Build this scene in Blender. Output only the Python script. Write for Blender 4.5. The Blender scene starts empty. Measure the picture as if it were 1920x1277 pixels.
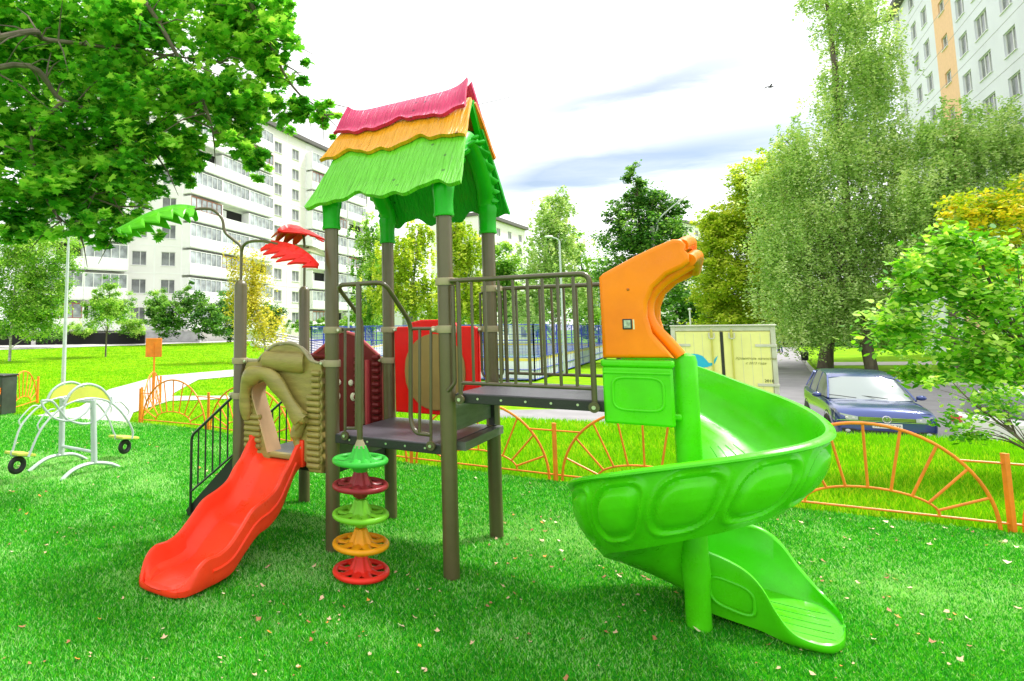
import bpy, bmesh, math, random
import numpy as np
from mathutils import Vector, Matrix
random.seed(7); rng = np.random.default_rng(11)
PI = math.pi
S = bpy.context.scene
COL = S.collection

# ------------------------------------------------------------------ camera
CAM_H = 1.7
FPX, PPX, PPY, PITCH, ROLL = 1105.6, 661.7, 516.5, .0921, -.0077
_F = Vector((0, math.cos(PITCH), math.sin(PITCH)))
_R0 = Vector((1, 0, 0)); _U0 = Vector((0, -math.sin(PITCH), math.cos(PITCH)))
_R = math.cos(ROLL)*_R0 + math.sin(ROLL)*_U0
_U = -math.sin(ROLL)*_R0 + math.cos(ROLL)*_U0
_C = Vector((0, 0, CAM_H))
cam = bpy.data.cameras.new('camera'); co = bpy.data.objects.new('camera', cam); COL.objects.link(co)
cam.sensor_width = 36; cam.lens = FPX/1920*36
cam.shift_x = (960-PPX)/1920; cam.shift_y = -(638.5-PPY)/1920
cam.clip_start = .05; cam.clip_end = 3000
co.matrix_world = Matrix(((_R.x, _U.x, -_F.x, 0), (_R.y, _U.y, -_F.y, 0), (_R.z, _U.z, -_F.z, CAM_H), (0, 0, 0, 1)))
S.camera = co
S.render.resolution_x = 1024; S.render.resolution_y = 681

def ray(px, py): return _F + _R*((px-PPX)/FPX) - _U*((py-PPY)/FPX)
def at(px, py, Y):                       # point of the place at depth Y along a line of sight
    d = ray(px, py); return _C + d*(Y/d.y)
def gnd(px, py, z=0.0):
    d = ray(px, py); return _C + d*((z-CAM_H)/d.z)
def onplane(px, py, P, n):
    d = ray(px, py); return _C + d*((P-_C).dot(n)/d.dot(n))

# ------------------------------------------------------------------ light
SUN_EL, SUN_AZ = 54, 66                  # azimuth clockwise from +Y (beyond the tower, to the right)
S.view_settings.view_transform = 'Standard'; S.view_settings.look = 'None'
S.view_settings.exposure = 1.15; S.view_settings.gamma = 1
W = bpy.data.worlds.new('World'); S.world = W; W.use_nodes = True
nt = W.node_tree; nt.nodes.clear()
def N(t, ty, **k):
    n = t.nodes.new(ty)
    for a, b in k.items():
        if a in n.inputs: n.inputs[a].default_value = b
        else: setattr(n, a, b)
    return n
out = N(nt, 'ShaderNodeOutputWorld'); bgn = N(nt, 'ShaderNodeBackground'); bgc = N(nt, 'ShaderNodeBackground')
sky = N(nt, 'ShaderNodeTexSky', sky_type='NISHITA', sun_disc=False)
sky.sun_elevation = math.radians(SUN_EL); sky.sun_rotation = math.radians(SUN_AZ)
sky.air_density = 1.0; sky.dust_density = .6; sky.ozone_density = 0.0
nt.links.new(sky.outputs[0], bgn.inputs[0]); bgn.inputs[1].default_value = .06
bgc.inputs[0].default_value = (1.0, 1.0, 1.0, 1); bgc.inputs[1].default_value = 0.78
tc = N(nt, 'ShaderNodeTexCoord'); sep = N(nt, 'ShaderNodeSeparateXYZ'); nt.links.new(tc.outputs['Generated'], sep.inputs[0])
def M(t, op, a, b=None, c=None, clamp=False):
    n = t.nodes.new('ShaderNodeMath'); n.operation = op; n.use_clamp = clamp
    for i, v in enumerate((a, b, c)):
        if v is None: continue
        if isinstance(v, (int, float)): n.inputs[i].default_value = v
        else: t.links.new(v, n.inputs[i])
    return n.outputs[0]
az = M(nt, 'ARCTAN2', sep.outputs[0], sep.outputs[1]); el = M(nt, 'ARCSINE', sep.outputs[2])
cmb = N(nt, 'ShaderNodeCombineXYZ'); nt.links.new(M(nt, 'MULTIPLY', az, 1.6), cmb.inputs[0]); nt.links.new(M(nt, 'MULTIPLY', el, 9), cmb.inputs[1])
nz = N(nt, 'ShaderNodeTexNoise', Scale=1.3, Detail=7.0, Roughness=.62, Distortion=.5); nt.links.new(cmb.outputs[0], nz.inputs['Vector'])
# streaks of open blue between the clouds
def streak(a0, e0, slope, wa, we, amp):
    da = M(nt, 'SUBTRACT', az, a0); e1 = M(nt, 'MULTIPLY_ADD', da, slope, e0)
    wob = M(nt, 'MULTIPLY', M(nt, 'SUBTRACT', nz.outputs[0], .5), .10)
    de = M(nt, 'ADD', M(nt, 'SUBTRACT', el, e1), wob)
    g1 = M(nt, 'EXPONENT', M(nt, 'MULTIPLY', M(nt, 'POWER', M(nt, 'DIVIDE', da, wa), 2), -1))
    g2 = M(nt, 'EXPONENT', M(nt, 'MULTIPLY', M(nt, 'POWER', M(nt, 'DIVIDE', M(nt, 'ABSOLUTE', de), we), 2), -1))
    return M(nt, 'MULTIPLY', M(nt, 'MULTIPLY', g1, g2), amp)
st = M(nt, 'ADD', streak(.47, .355, .10, .26, .026, .85), streak(.54, .262, .06, .26, .042, .80))
st = M(nt, 'ADD', st, streak(.38, .235, .0, .18, .03, .8))
st = M(nt, 'ADD', st, M(nt, 'MULTIPLY', M(nt, 'SUBTRACT', nz.outputs[0], .56, clamp=True), .9), clamp=True)
st = M(nt, 'MULTIPLY', st, M(nt, 'MULTIPLY_ADD', nz.outputs[0], 1.0, .45), clamp=True)
mx = N(nt, 'ShaderNodeMixShader'); nt.links.new(M(nt, 'SUBTRACT', 1.0, M(nt, 'MULTIPLY', st, .90)), mx.inputs[0])
nt.links.new(bgn.outputs[0], mx.inputs[1]); nt.links.new(bgc.outputs[0], mx.inputs[2]); nt.links.new(mx.outputs[0], out.inputs[0])
sl = bpy.data.lights.new('sun', 'SUN'); sl.energy = 2.6; sl.angle = math.radians(8); sl.color = (1, .97, .92)
so = bpy.data.objects.new('sun', sl); COL.objects.link(so)
_a = math.radians(SUN_AZ); _e = math.radians(SUN_EL)
sd = Vector((math.sin(_a)*math.cos(_e), math.cos(_a)*math.cos(_e), math.sin(_e)))
so.rotation_euler = sd.to_track_quat('Z', 'Y').to_euler(); so.location = (0, 0, 30)

# ------------------------------------------------------------------ materials
def mat(name, col, rough=.5, bump=0, bscale=60, var=.0, vscale=4, col2=None, coat=0, metal=0, transl=0, stretch=None, spec=None):
    m = bpy.data.materials.new(name); m.use_nodes = True; t = m.node_tree; p = t.nodes['Principled BSDF']
    p.inputs['Roughness'].default_value = rough; p.inputs['Metallic'].default_value = metal
    if spec is not None: p.inputs['Specular IOR Level'].default_value = spec
    if coat: p.inputs['Coat Weight'].default_value = coat; p.inputs['Coat Roughness'].default_value = .12
    c = (*col, 1); p.inputs['Base Color'].default_value = c
    tcn = t.nodes.new('ShaderNodeTexCoord'); src = tcn.outputs['Object']
    if stretch:
        mp = t.nodes.new('ShaderNodeMapping'); mp.inputs['Scale'].default_value = stretch; t.links.new(src, mp.inputs[0]); src = mp.outputs[0]
    if var or col2:
        n = N(t, 'ShaderNodeTexNoise', Scale=vscale, Detail=5.0, Roughness=.6); t.links.new(src, n.inputs['Vector'])
        r = t.nodes.new('ShaderNodeValToRGB'); t.links.new(n.outputs[0], r.inputs[0])
        r.color_ramp.elements[0].position = .35; r.color_ramp.elements[1].position = .65
        a = [x*(1-var) for x in col]; b = list(col2) if col2 else [min(1, x*(1+var)) for x in col]
        r.color_ramp.elements[0].color = (*a, 1); r.color_ramp.elements[1].color = (*b, 1)
        t.links.new(r.outputs[0], p.inputs['Base Color'])
    if bump:
        n2 = N(t, 'ShaderNodeTexNoise', Scale=bscale, Detail=3.0); t.links.new(src, n2.inputs['Vector'])
        b = t.nodes.new('ShaderNodeBump'); b.inputs['Strength'].default_value = bump; b.inputs['Distance'].default_value = .01
        t.links.new(n2.outputs[0], b.inputs['Height']); t.links.new(b.outputs[0], p.inputs['Normal'])
    if transl:
        tr = t.nodes.new('ShaderNodeBsdfTranslucent'); tr.inputs[0].default_value = (min(1, col[0]*1.35), min(1, col[1]*1.35), col[2]*.7, 1)
        mm = t.nodes.new('ShaderNodeMixShader'); mm.inputs[0].default_value = transl
        o = t.nodes['Material Output']
        t.links.new(p.outputs[0], mm.inputs[1]); t.links.new(tr.outputs[0], mm.inputs[2]); t.links.new(mm.outputs[0], o.inputs[0])
    return m
def plastic(name, c, rough=.34, **k):
    c = tuple(v*.88 for v in c)
    m = mat(name, c, rough, bump=.06, bscale=14, var=.12, vscale=3, coat=.04, spec=.28, **k)
    t = m.node_tree; n = N(t, 'ShaderNodeTexNoise', Scale=7.0, Detail=8.0, Roughness=.7); tcx = t.nodes.new('ShaderNodeTexCoord'); t.links.new(tcx.outputs['Object'], n.inputs['Vector'])
    r = t.nodes.new('ShaderNodeMapRange'); r.inputs[1].default_value = .35; r.inputs[2].default_value = .7; r.inputs[3].default_value = rough-.06; r.inputs[4].default_value = rough+.28   # scuffed by use
    t.links.new(n.outputs[0], r.inputs[0]); t.links.new(r.outputs[0], t.nodes['Principled BSDF'].inputs['Roughness']); return m
K = {}
K['post'] = mat('post_paint', (.105, .084, .036), .38, bump=.05, bscale=30, var=.10, vscale=5, coat=.3)
K['clamp'] = plastic('clamp', (.40, .34, .21))
K['rail'] = mat('rail_paint', (.080, .066, .028), .33, var=.12, vscale=8, coat=.3)
K['rail_dark'] = mat('stair_rail_paint', (.018, .026, .018), .35, var=.1, coat=.3)
K['deck'] = mat('deck_rubber', (.085, .078, .095), .36, bump=.25, bscale=160, var=.14, vscale=9)
K['deck_edge'] = mat('deck_edge', (.016, .018, .016), .5, bump=.2, bscale=80, var=.2)
K['riser'] = mat('riser', (.12, .13, .11), .5, bump=.2, bscale=40, var=.2, stretch=(1, 1, 6))
K['tan'] = mat('tan_plastic', (.30, .24, .062), .42, bump=.3, bscale=26, var=.16, vscale=5, stretch=(1, 1, 5), coat=.1)
K['tan_in'] = plastic('tan_inner', (.62, .42, .24))
K['maroon'] = plastic('maroon_plastic', (.17, .010, .012))
K['red'] = plastic('red_panel', (.95, .004, .003))
K['slide_red'] = plastic('slide_red', (1.0, .055, .016), rough=.3)
K['green'] = plastic('roof_green', (.09, .52, .015))
K['sleeve'] = plastic('sleeve_green', (.006, .44, .006))
K['spiral'] = plastic('spiral_green', (.085, .66, .006), rough=.25)
K['orange'] = plastic('orange_plastic', (1.12, .25, .0), rough=.3)
K['r_red'] = plastic('roof_red', (.62, .012, .10)); K['r_yel'] = plastic('roof_yellow', (.84, .32, .008)); K['r_org'] = plastic('roof_orange', (.92, .19, .004))
K['d_green'] = plastic('disc_green', (.05, .52, .05)); K['d_mar'] = plastic('disc_maroon', (.30, .025, .03)); K['d_lime'] = plastic('disc_lime', (.22, .66, .03))
K['d_yel'] = plastic('disc_yellow', (.90, .36, .006)); K['d_red'] = plastic('disc_red', (.86, .03, .015))
K['lf_red'] = plastic('leaf_red', (.85, .012, .006)); K['lf_green'] = plastic('leaf_green', (.12, .58, .015)); K['lf_pale'] = plastic('leaf_pale', (.62, .68, .42))
K['steel'] = mat('bolt_steel', (.6, .58, .5), .3, metal=.9)
K['fence'] = mat('fence_paint', (.86, .23, .012), .45, var=.14, vscale=6, bump=.15, bscale=60)
K['silver'] = mat('silver_paint', (.50, .56, .55), .35, var=.08, coat=.2)
K['yellow_seat'] = plastic('yellow_seat', (.74, .76, .12))
K['tyre'] = mat('tyre', (.018, .02, .018), .6, bump=.2, bscale=80)
K['white'] = mat('white_paint', (.80, .80, .80), .5, var=.05)
K['grey'] = mat('grey_paint', (.34, .35, .34), .5, var=.1)
K['black'] = mat('black_plastic', (.02, .022, .02), .4)
K['path'] = mat('path_paving', (.50, .47, .46), .85, bump=.2, bscale=20, var=.1, vscale=2)
K['asphalt'] = mat('asphalt', (.26, .25, .26), .85, bump=.3, bscale=60, var=.12, vscale=1.2)
K['kerb'] = mat('kerb_stone', (.55, .53, .50), .8, bump=.2, bscale=20, var=.12)
K['blue'] = mat('court_blue', (.02, .04, .45), .4)
K['board'] = mat('court_board', (.72, .74, .80), .4, var=.05)
K['bark'] = mat('bark', (.13, .105, .08), .9, bump=.6, bscale=12, var=.3, vscale=6, stretch=(1, 1, .3))
K['birch_bark'] = mat('birch_bark', (.60, .58, .52), .8, bump=.3, bscale=10, col2=(.16, .15, .13), vscale=3, stretch=(1, 1, 3), var=0)
K['wall'] = mat('building_panel', (.82, .80, .80), .85, bump=.1, bscale=3, var=.04, vscale=.3)
K['wall_white'] = mat('balcony_panel', (.84, .84, .84), .7, var=.04, vscale=.5)
K['wall_beige'] = mat('building_beige', (.78, .74, .72), .85, var=.04, vscale=.4)
K['wall_blue'] = mat('building_lilac', (.70, .71, .80), .85, bump=.1, bscale=3, var=.05, vscale=.25)
K['wall_peach'] = mat('building_peach', (.80, .50, .30), .85, var=.04)
K['frame'] = mat('window_frame', (.78, .78, .78), .4)
K['glass'] = mat('window_glass', (.34, .37, .40), .12, var=.5, vscale=.8, spec=.6)
K['glassd'] = mat('window_glass_dark', (.20, .21, .22), .15, var=.5, vscale=.6, spec=.3)
K['dark'] = mat('opening_shade', (.012, .012, .012), .9)  # near-black colour standing for the shade inside openings
K['base_stone'] = mat('plinth_stone', (.40, .40, .42), .85, bump=.3, bscale=4, var=.15, vscale=2)
K['roofing'] = mat('roofing', (.12, .11, .11), .8)
K['wood'] = mat('balcony_wood', (.28, .08, .04), .7)

# ------------------------------------------------------------------ mesh helpers
class MB:
    def __init__(s): s.v = []; s.f = []; s.m = []
    def add(s, vs, fs, mi=0):
        b = len(s.v); s.v += [tuple(v) for v in vs]; s.f += [tuple(b+i for i in f) for f in fs]; s.m += [mi]*len(fs); return s
    def box(s, x0, x1, y0, y1, z0, z1, mi=0):
        return s.add([(x0,y0,z0),(x1,y0,z0),(x1,y1,z0),(x0,y1,z0),(x0,y0,z1),(x1,y0,z1),(x1,y1,z1),(x0,y1,z1)],
              [(0,3,2,1),(4,5,6,7),(0,1,5,4),(1,2,6,5),(2,3,7,6),(3,0,4,7)], mi)
    def obox(s, c, ax, ay, az, mi=0):      # centre and three half-axis vectors
        c, ax, ay, az = map(Vector, (c, ax, ay, az))
        vs = [c+a*ax+b*ay+d*az for d in (-1, 1) for a, b in ((-1,-1),(1,-1),(1,1),(-1,1))]
        return s.add(vs, [(0,3,2,1),(4,5,6,7),(0,1,5,4),(1,2,6,5),(2,3,7,6),(3,0,4,7)], mi)
    def tube(s, pts, r, seg=10, mi=0, closed=False, caps=True, flat=None, fc=1):
        pts = [Vector(p) for p in pts]; n = len(pts); rs = r if hasattr(r, '__len__') else [r]*n
        up = None; vs = []; b = 0
        for i, p in enumerate(pts):
            if closed: t = (pts[(i+1) % n]-pts[i-1])
            else: t = pts[min(i+1, n-1)]-pts[max(i-1, 0)]
            if t.length < 1e-9: t = Vector((0, 0, 1))
            t.normalize()
            if up is None:
                up = Vector((0, 0, 1)) if abs(t.z) < .9 else Vector((1, 0, 0))
            a = up - t*up.dot(t)
            if a.length < 1e-6: a = t.orthogonal()
            a.normalize(); up = a; c = t.cross(a)
            for k in range(seg):
                q = 2*PI*k/seg; fa = flat if flat else 1
                vs.append(p + (a*math.cos(q)*fa + c*math.sin(q)*fc)*rs[i])
        fs = []
        for i in range(n if closed else n-1):
            j = (i+1) % n
            for k in range(seg):
                l = (k+1) % seg; fs.append((i*seg+k, j*seg+k, j*seg+l, i*seg+l))
        if caps and not closed:
            fs.append(tuple(range(seg))[::-1]); fs.append(tuple((n-1)*seg+k for k in range(seg)))
        return s.add(vs, fs, mi)
    def lathe(s, prof, c=(0, 0, 0), seg=32, mi=0, fn=None):
        vs = []; n = len(prof)
        for i, (r, z) in enumerate(prof):
            for k in range(seg):
                q = 2*PI*k/seg; rr = r*(fn(q, z, r) if fn else 1)
                vs.append((c[0]+rr*math.cos(q), c[1]+rr*math.sin(q), c[2]+z))
        fs = [(i*seg+k, i*seg+(k+1) % seg, (i+1)*seg+(k+1) % seg, (i+1)*seg+k) for i in range(n-1) for k in range(seg)]
        if prof[0][0] > 1e-6: fs.append(tuple(range(seg))[::-1])
        if prof[-1][0] > 1e-6: fs.append(tuple((n-1)*seg+k for k in range(seg)))
        return s.add(vs, fs, mi)
    def grid(s, P, mi=0, wrap_u=False, wrap_v=False):
        nu, nv = len(P), len(P[0]); vs = [p for row in P for p in row]; fs = []
        for i in range(nu if wrap_u else nu-1):
            for j in range(nv if wrap_v else nv-1):
                a, b = (i+1) % nu, (j+1) % nv
                fs.append((i*nv+j, i*nv+b, a*nv+b, a*nv+j))
        return s.add(vs, fs, mi)
    def slab(s, P, Q, mi=0):               # two grids of equal size joined at their borders
        nu, nv = len(P), len(P[0]); b = len(s.v)
        s.grid(P, mi); s.grid([r for r in Q], mi)
        o = nu*nv
        br = [(i, 0) for i in range(nu)] + [(nu-1, j) for j in range(1, nv)] + [(i, nv-1) for i in range(nu-2, -1, -1)] + [(0, j) for j in range(nv-2, 0, -1)]
        fs = []
        for k in range(len(br)):
            i, j = br[k]; a, c = br[(k+1) % len(br)]
            fs.append((b+i*nv+j, b+a*nv+c, b+o+a*nv+c, b+o+i*nv+j))
        s.f += fs; s.m += [mi]*len(fs); return s
    def sphere(s, c, r, seg=14, rings=8, mi=0):
        r = r if hasattr(r, '__len__') else (r, r, r)
        P = [[(c[0]+r[0]*math.sin(PI*i/rings)*math.cos(2*PI*j/seg), c[1]+r[1]*math.sin(PI*i/rings)*math.sin(2*PI*j/seg), c[2]+r[2]*math.cos(PI*i/rings)) for j in range(seg)] for i in range(rings+1)]
        return s.grid(P, mi, wrap_v=True)
    def build(s, name, mats, parent=None, smooth=True, loc=None, bevel=0, fixn=True):
        me = bpy.data.meshes.new(name); me.from_pydata(s.v, [], s.f); 
        mats = mats if isinstance(mats, (list, tuple)) else [mats]
        for m in mats: me.materials.append(m)
        me.polygons.foreach_set('material_index', s.m)
        if fixn:
            bm = bmesh.new(); bm.from_mesh(me); bmesh.ops.recalc_face_normals(bm, faces=bm.faces); bm.to_mesh(me); bm.free()
        if smooth:
            me.polygons.foreach_set('use_smooth', [True]*len(me.polygons)); me.set_sharp_from_angle(angle=math.radians(38))
        me.update()
        o = bpy.data.objects.new(name, me); COL.objects.link(o)
        if parent: o.parent = parent
        if loc is not None: o.location = loc
        if bevel:
            b = o.modifiers.new('bevel', 'BEVEL'); b.width = bevel; b.segments = 2; b.limit_method = 'ANGLE'
        return o
def tag(o, label=None, cat=None, group=None, kind=None):
    if label: o['label'] = label
    if cat: o['category'] = cat
    if group: o['group'] = group
    if kind: o['kind'] = kind
    return o
def empty(name, loc=(0, 0, 0), rz=0, parent=None):
    o = bpy.data.objects.new(name, None); COL.objects.link(o); o.location = loc; o.rotation_euler = (0, 0, rz); o.empty_display_size = .2
    if parent: o.parent = parent
    return o
def kids(o): return [c for c in COL.objects if c.parent == o]
def copy_tree(o, parent=None):
    c = o.copy(); COL.objects.link(c); c.parent = parent
    for ch in kids(o): copy_tree(ch, c)
    return c
def catmull(pts, n=8, closed=False):
    pts = [Vector(p) for p in pts]; out = []; L = len(pts)
    rngi = range(L) if closed else range(L-1)
    for i in rngi:
        p1, p2 = pts[i], pts[(i+1) % L]
        p0 = pts[i-1] if (i > 0 or closed) else p1; p3 = pts[(i+2) % L] if (i+2 < L or closed) else p2
        for k in range(n):
            t = k/n
            out.append(.5*((2*p1)+(-p0+p2)*t+(2*p0-5*p1+4*p2-p3)*t*t+(-p0+3*p1-3*p2+p3)*t**3))
    if not closed: out.append(pts[-1])
    return out
def rounded(pts, r, n=5):                 # polyline with its corners rounded
    pts = [Vector(p) for p in pts]; out = [pts[0]]
    for i in range(1, len(pts)-1):
        a, b, c = pts[i-1], pts[i], pts[i+1]
        d1 = (a-b); d2 = (c-b); q = min(r, d1.length*.49, d2.length*.49)
        p, s = b+d1.normalized()*q, b+d2.normalized()*q
        for k in range(n+1):
            t = k/n; out.append(p*(1-t)**2+b*2*t*(1-t)+s*t*t)
    out.append(pts[-1]); return out
def solid(outer, holes, depth, bevel, mp, name, mats, parent):   # filled 2D outline with holes, given a thickness and a rounded edge
    cu = bpy.data.curves.new('tmp', 'CURVE'); cu.dimensions = '2D'; cu.fill_mode = 'BOTH'
    cu.extrude = max(0, depth/2-bevel); cu.bevel_depth = bevel; cu.bevel_resolution = 2; cu.offset = -bevel
    for poly in [outer]+holes:
        sp = cu.splines.new('POLY'); sp.points.add(len(poly)-1); sp.use_cyclic_u = True
        for i, p in enumerate(poly): sp.points[i].co = (p[0], p[1], 0, 1)
    ob = bpy.data.objects.new('tmp', cu); COL.objects.link(ob); bpy.context.view_layer.update()
    me = bpy.data.meshes.new_from_object(ob.evaluated_get(bpy.context.evaluated_depsgraph_get()))
    vs = [mp(v.co.x, v.co.y, v.co.z) for v in me.vertices]; fs = [tuple(p.vertices) for p in me.polygons]
    bpy.data.objects.remove(ob); bpy.data.curves.remove(cu); bpy.data.meshes.remove(me)
    b = MB(); b.add(vs, fs); return b.build(name, mats, parent)
def text(body, size, mp, name, m, parent, align='CENTER', depth=.002, italic=False):
    cu = bpy.data.curves.new('tmp', 'FONT'); cu.body = body; cu.size = size; cu.align_x = align; cu.extrude = depth
    if italic: cu.shear = .35
    ob = bpy.data.objects.new('tmp', cu); COL.objects.link(ob); bpy.context.view_layer.update()
    me = bpy.data.meshes.new_from_object(ob.evaluated_get(bpy.context.evaluated_depsgraph_get()))
    vs = [mp(v.co.x, v.co.y, v.co.z) for v in me.vertices]; fs = [tuple(p.vertices) for p in me.polygons]
    bpy.data.objects.remove(ob); bpy.data.curves.remove(cu)
    b = MB(); b.add(vs, fs); return b.build(name, m, parent, smooth=False)
def smooth(t): t = min(1, max(0, t)); return t*t*(3-2*t)
def nmesh(name, V, F, mats, mi=None, parent=None):      # numpy mesh: V (n,3), F (m,k)
    me = bpy.data.meshes.new(name); V = np.asarray(V, np.float32); F = np.asarray(F, np.int32); k = F.shape[1]
    me.vertices.add(len(V)); me.vertices.foreach_set('co', V.ravel())
    me.loops.add(F.size); me.loops.foreach_set('vertex_index', F.ravel())
    me.polygons.add(len(F)); me.polygons.foreach_set('loop_start', np.arange(0, F.size, k, dtype=np.int32))
    for m in mats: me.materials.append(m)
    if mi is not None: me.polygons.foreach_set('material_index', np.asarray(mi, np.int32))
    me.update(calc_edges=True); me.validate()
    o = bpy.data.objects.new(name, me); COL.objects.link(o)
    if parent: o.parent = parent
    return o
# ================================================================== SETTING
FENCE = [(8.5, 3.1), (6.92, 4.02), (5.35, 4.97), (3.79, 5.84), (2.23, 6.71), (.72, 7.62), (-.86, 8.75), (-2.5, 10.3), (-3.96, 11.1)]
_fx = [p[0] for p in FENCE[::-1]]; _fy = [p[1] for p in FENCE[::-1]]
def fence_y(x): return np.interp(x, [-30, -12, -7.5]+_fx+[14], [13.2, 12.9, 12.6]+_fy+[0])
def edge_y(x): return 12.9-.42*x
def terr(x, y):
    zl = .6*smooth((y-26)/26)
    e = edge_y(x)
    zr = -.95*smooth((y-e)/1.3) - .04*smooth((y-e+3)/3)
    if x < 1: zr = zr if x > -1 else -.95*smooth((y-14)/6)
    s = smooth((x/max(y, 1)+.085)/.075)
    return zl*(1-s)+zr*s + .02*math.sin(x*.7)*math.sin(y*.5)*smooth((y-9)/4)
def terrain():
    xs = sorted(set([-700, -400, -200, -120, -80, -60] + list(np.arange(-48, -16, 2.0)) + list(np.arange(-16, 16, .4)) + list(np.arange(16, 80, 3.0)) + [100, 150, 300, 700]))
    ys = sorted(set([-60, -20, -8] + list(np.arange(-4, 24, .4)) + list(np.arange(24, 80, 2.0)) + [100, 150, 250, 400, 800]))
    b = MB(); b.grid([[(x, y, terr(x, y)) for y in ys] for x in xs])
    o = b.build('lawn', K['lawn'], smooth=True); tag(o, kind='structure'); return o
def drape(poly, off, name, m, step=.5, zfn=terr):       # polygon laid over the ground
    bm = bmesh.new(); vs = [bm.verts.new((p[0], p[1], 0)) for p in poly]; bm.faces.new(vs)
    x0, x1 = min(p[0] for p in poly), max(p[0] for p in poly); y0, y1 = min(p[1] for p in poly), max(p[1] for p in poly)
    for ax, a, c in ((0, x0, x1), (1, y0, y1)):
        n = int((c-a)/step); n = min(n, 160)
        for k in range(1, n):
            pc = [0, 0, 0]; pc[ax] = a+(c-a)*k/n; no = [0, 0, 0]; no[ax] = 1
            bmesh.ops.bisect_plane(bm, geom=bm.verts[:]+bm.edges[:]+bm.faces[:], plane_co=pc, plane_no=no)
    for v in bm.verts: v.co.z = zfn(v.co.x, v.co.y)+off
    bmesh.ops.triangulate(bm, faces=bm.faces[:])
    me = bpy.data.meshes.new(name); bm.to_mesh(me); bm.free(); me.materials.append(m)
    for p in me.polygons: p.use_smooth = True
    o = bpy.data.objects.new(name, me); COL.objects.link(o); return o
K['lawn'] = mat('lawn_grass', (.16, .38, .003), .9, bump=.8, bscale=18, col2=(.26, .50, .004), var=.25, vscale=1.6, spec=.05)
K['turf'] = mat('turf', (.025, .24, .008), .8, bump=.6, bscale=90, col2=(.09, .40, .03), var=.3, vscale=2.5)
terrain()
turf_poly = [(p[0], p[1]) for p in FENCE] + [(-4.6, 11.0), (-7.4, 12.4), (-12, 12.7), (-26, 12.9), (-26, -6), (14, -6), (14, 0)]
tag(drape(turf_poly, .012, 'playground_turf', K['turf']), kind='structure')
def G(*l): return [tuple(gnd(*q)[:2]) for q in l]
tag(drape(G((62, 782), (117, 791), (236, 806), (250, 775), (318, 753), (445, 747), (445, 742), (322, 744), (327, 738), (372, 712), (445, 706), (720, 690), (720, 680), (440, 694), (295, 705), (272, 712), (205, 732), (150, 765)), .02, 'path', K['path'], .6), kind='structure')
def Gz(l):
    r = []
    for px, py in l:
        z = .4
        for _ in range(8): p = gnd(px, py, z); z = terr(p.x, p.y)
        r.append((p.x, p.y))
    return r
tag(drape(Gz([(-160, 664), (0, 656), (250, 648), (480, 640), (480, 634), (250, 640), (0, 648), (-160, 654)]), .03, 'upper_path', K['path'], .8), kind='structure')
# asphalt drive beyond the verge
def road_z(x, y): return -.985
road = [(x, edge_y(x)+1.15) for x in np.linspace(-1.5, 30, 22)] + [(60, 0), (60, 26), (27, 26.5), (23.2, 29.6), (28.8, 37.6), (50.6, 68), (140, 180), (128, 190), (60, 92), (30, 46), (14.5, 21.5), (11, 20), (4, 19.6), (-1.5, 20.5)]
tag(drape(road, .035, 'road', K['asphalt'], 1.5, road_z), kind='structure')
isl = [(27, 27), (23.6, 29.9), (29.2, 37.6), (51, 68), (90, 120), (150, 120), (150, 27)]
tag(drape(isl, .09, 'far_lawn', K['lawn'], 3, road_z), kind='structure')
b = MB(); pts = [(60, 26.6), (27, 26.8), (24.5, 28.0), (23.3, 29.8), (28.9, 37.8), (50.7, 68.2), (90, 121)]
for (xa, ya), (xb, yb) in zip(pts, pts[1:]):
    d = Vector((xb-xa, yb-ya, 0)); n = Vector((-d.y, d.x, 0)).normalized()*.09
    b.obox(((xa+xb)/2, (ya+yb)/2, -.9), d/2, n, (0, 0, .1))
tag(b.build('kerb', K['kerb'], smooth=False), kind='structure')
# crossing path in the far lawn
tag(drape([(31, 39.5), (33.5, 43), (80, 43), (80, 39)], .1, 'far_path', K['path'], 3, road_z), kind='structure')

# ---------------------------------------------------------------- grass blades
def blades(name, X, Y, Z, h, w, mats, mi, lean=.5):
    n = len(X); a = rng.uniform(0, 2*PI, n); l = rng.normal(0, lean, (n, 2))
    dx, dy = np.cos(a)*w/2, np.sin(a)*w/2
    V = np.empty((n, 3, 3), np.float32)
    V[:, 0] = np.stack([X-dx, Y-dy, Z], 1); V[:, 1] = np.stack([X+dx, Y+dy, Z], 1)
    V[:, 2] = np.stack([X+l[:, 0]*h, Y+l[:, 1]*h, Z+h], 1)
    F = np.arange(3*n, dtype=np.int32).reshape(n, 3)
    return nmesh(name, V.reshape(-1, 3), F, mats, mi)
def vnoise(x, y, s, seed=0):               # smooth value noise
    r = np.random.default_rng(seed).random((64, 64)); u = (x*s) % 64; v = (y*s) % 64
    i = u.astype(int); j = v.astype(int); f = u-i; g = v-j; f = f*f*(3-2*f); g = g*g*(3-2*g)
    A = r[i % 64, j % 64]; B = r[(i+1) % 64, j % 64]; C = r[i % 64, (j+1) % 64]; D = r[(i+1) % 64, (j+1) % 64]
    return (A*(1-f)+B*f)*(1-g)+(C*(1-f)+D*f)*g
T1 = mat('turf_blade_green', (.05, .48, .014), .5, transl=.3, spec=.2); T2 = mat('turf_blade_deep', (.022, .28, .014), .5, transl=.3, spec=.2)
T3 = mat('turf_blade_pale', (.42, .74, .26), .5, transl=.3); T4 = mat('turf_blade_lime', (.18, .64, .025), .5, transl=.3, spec=.2)
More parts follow.
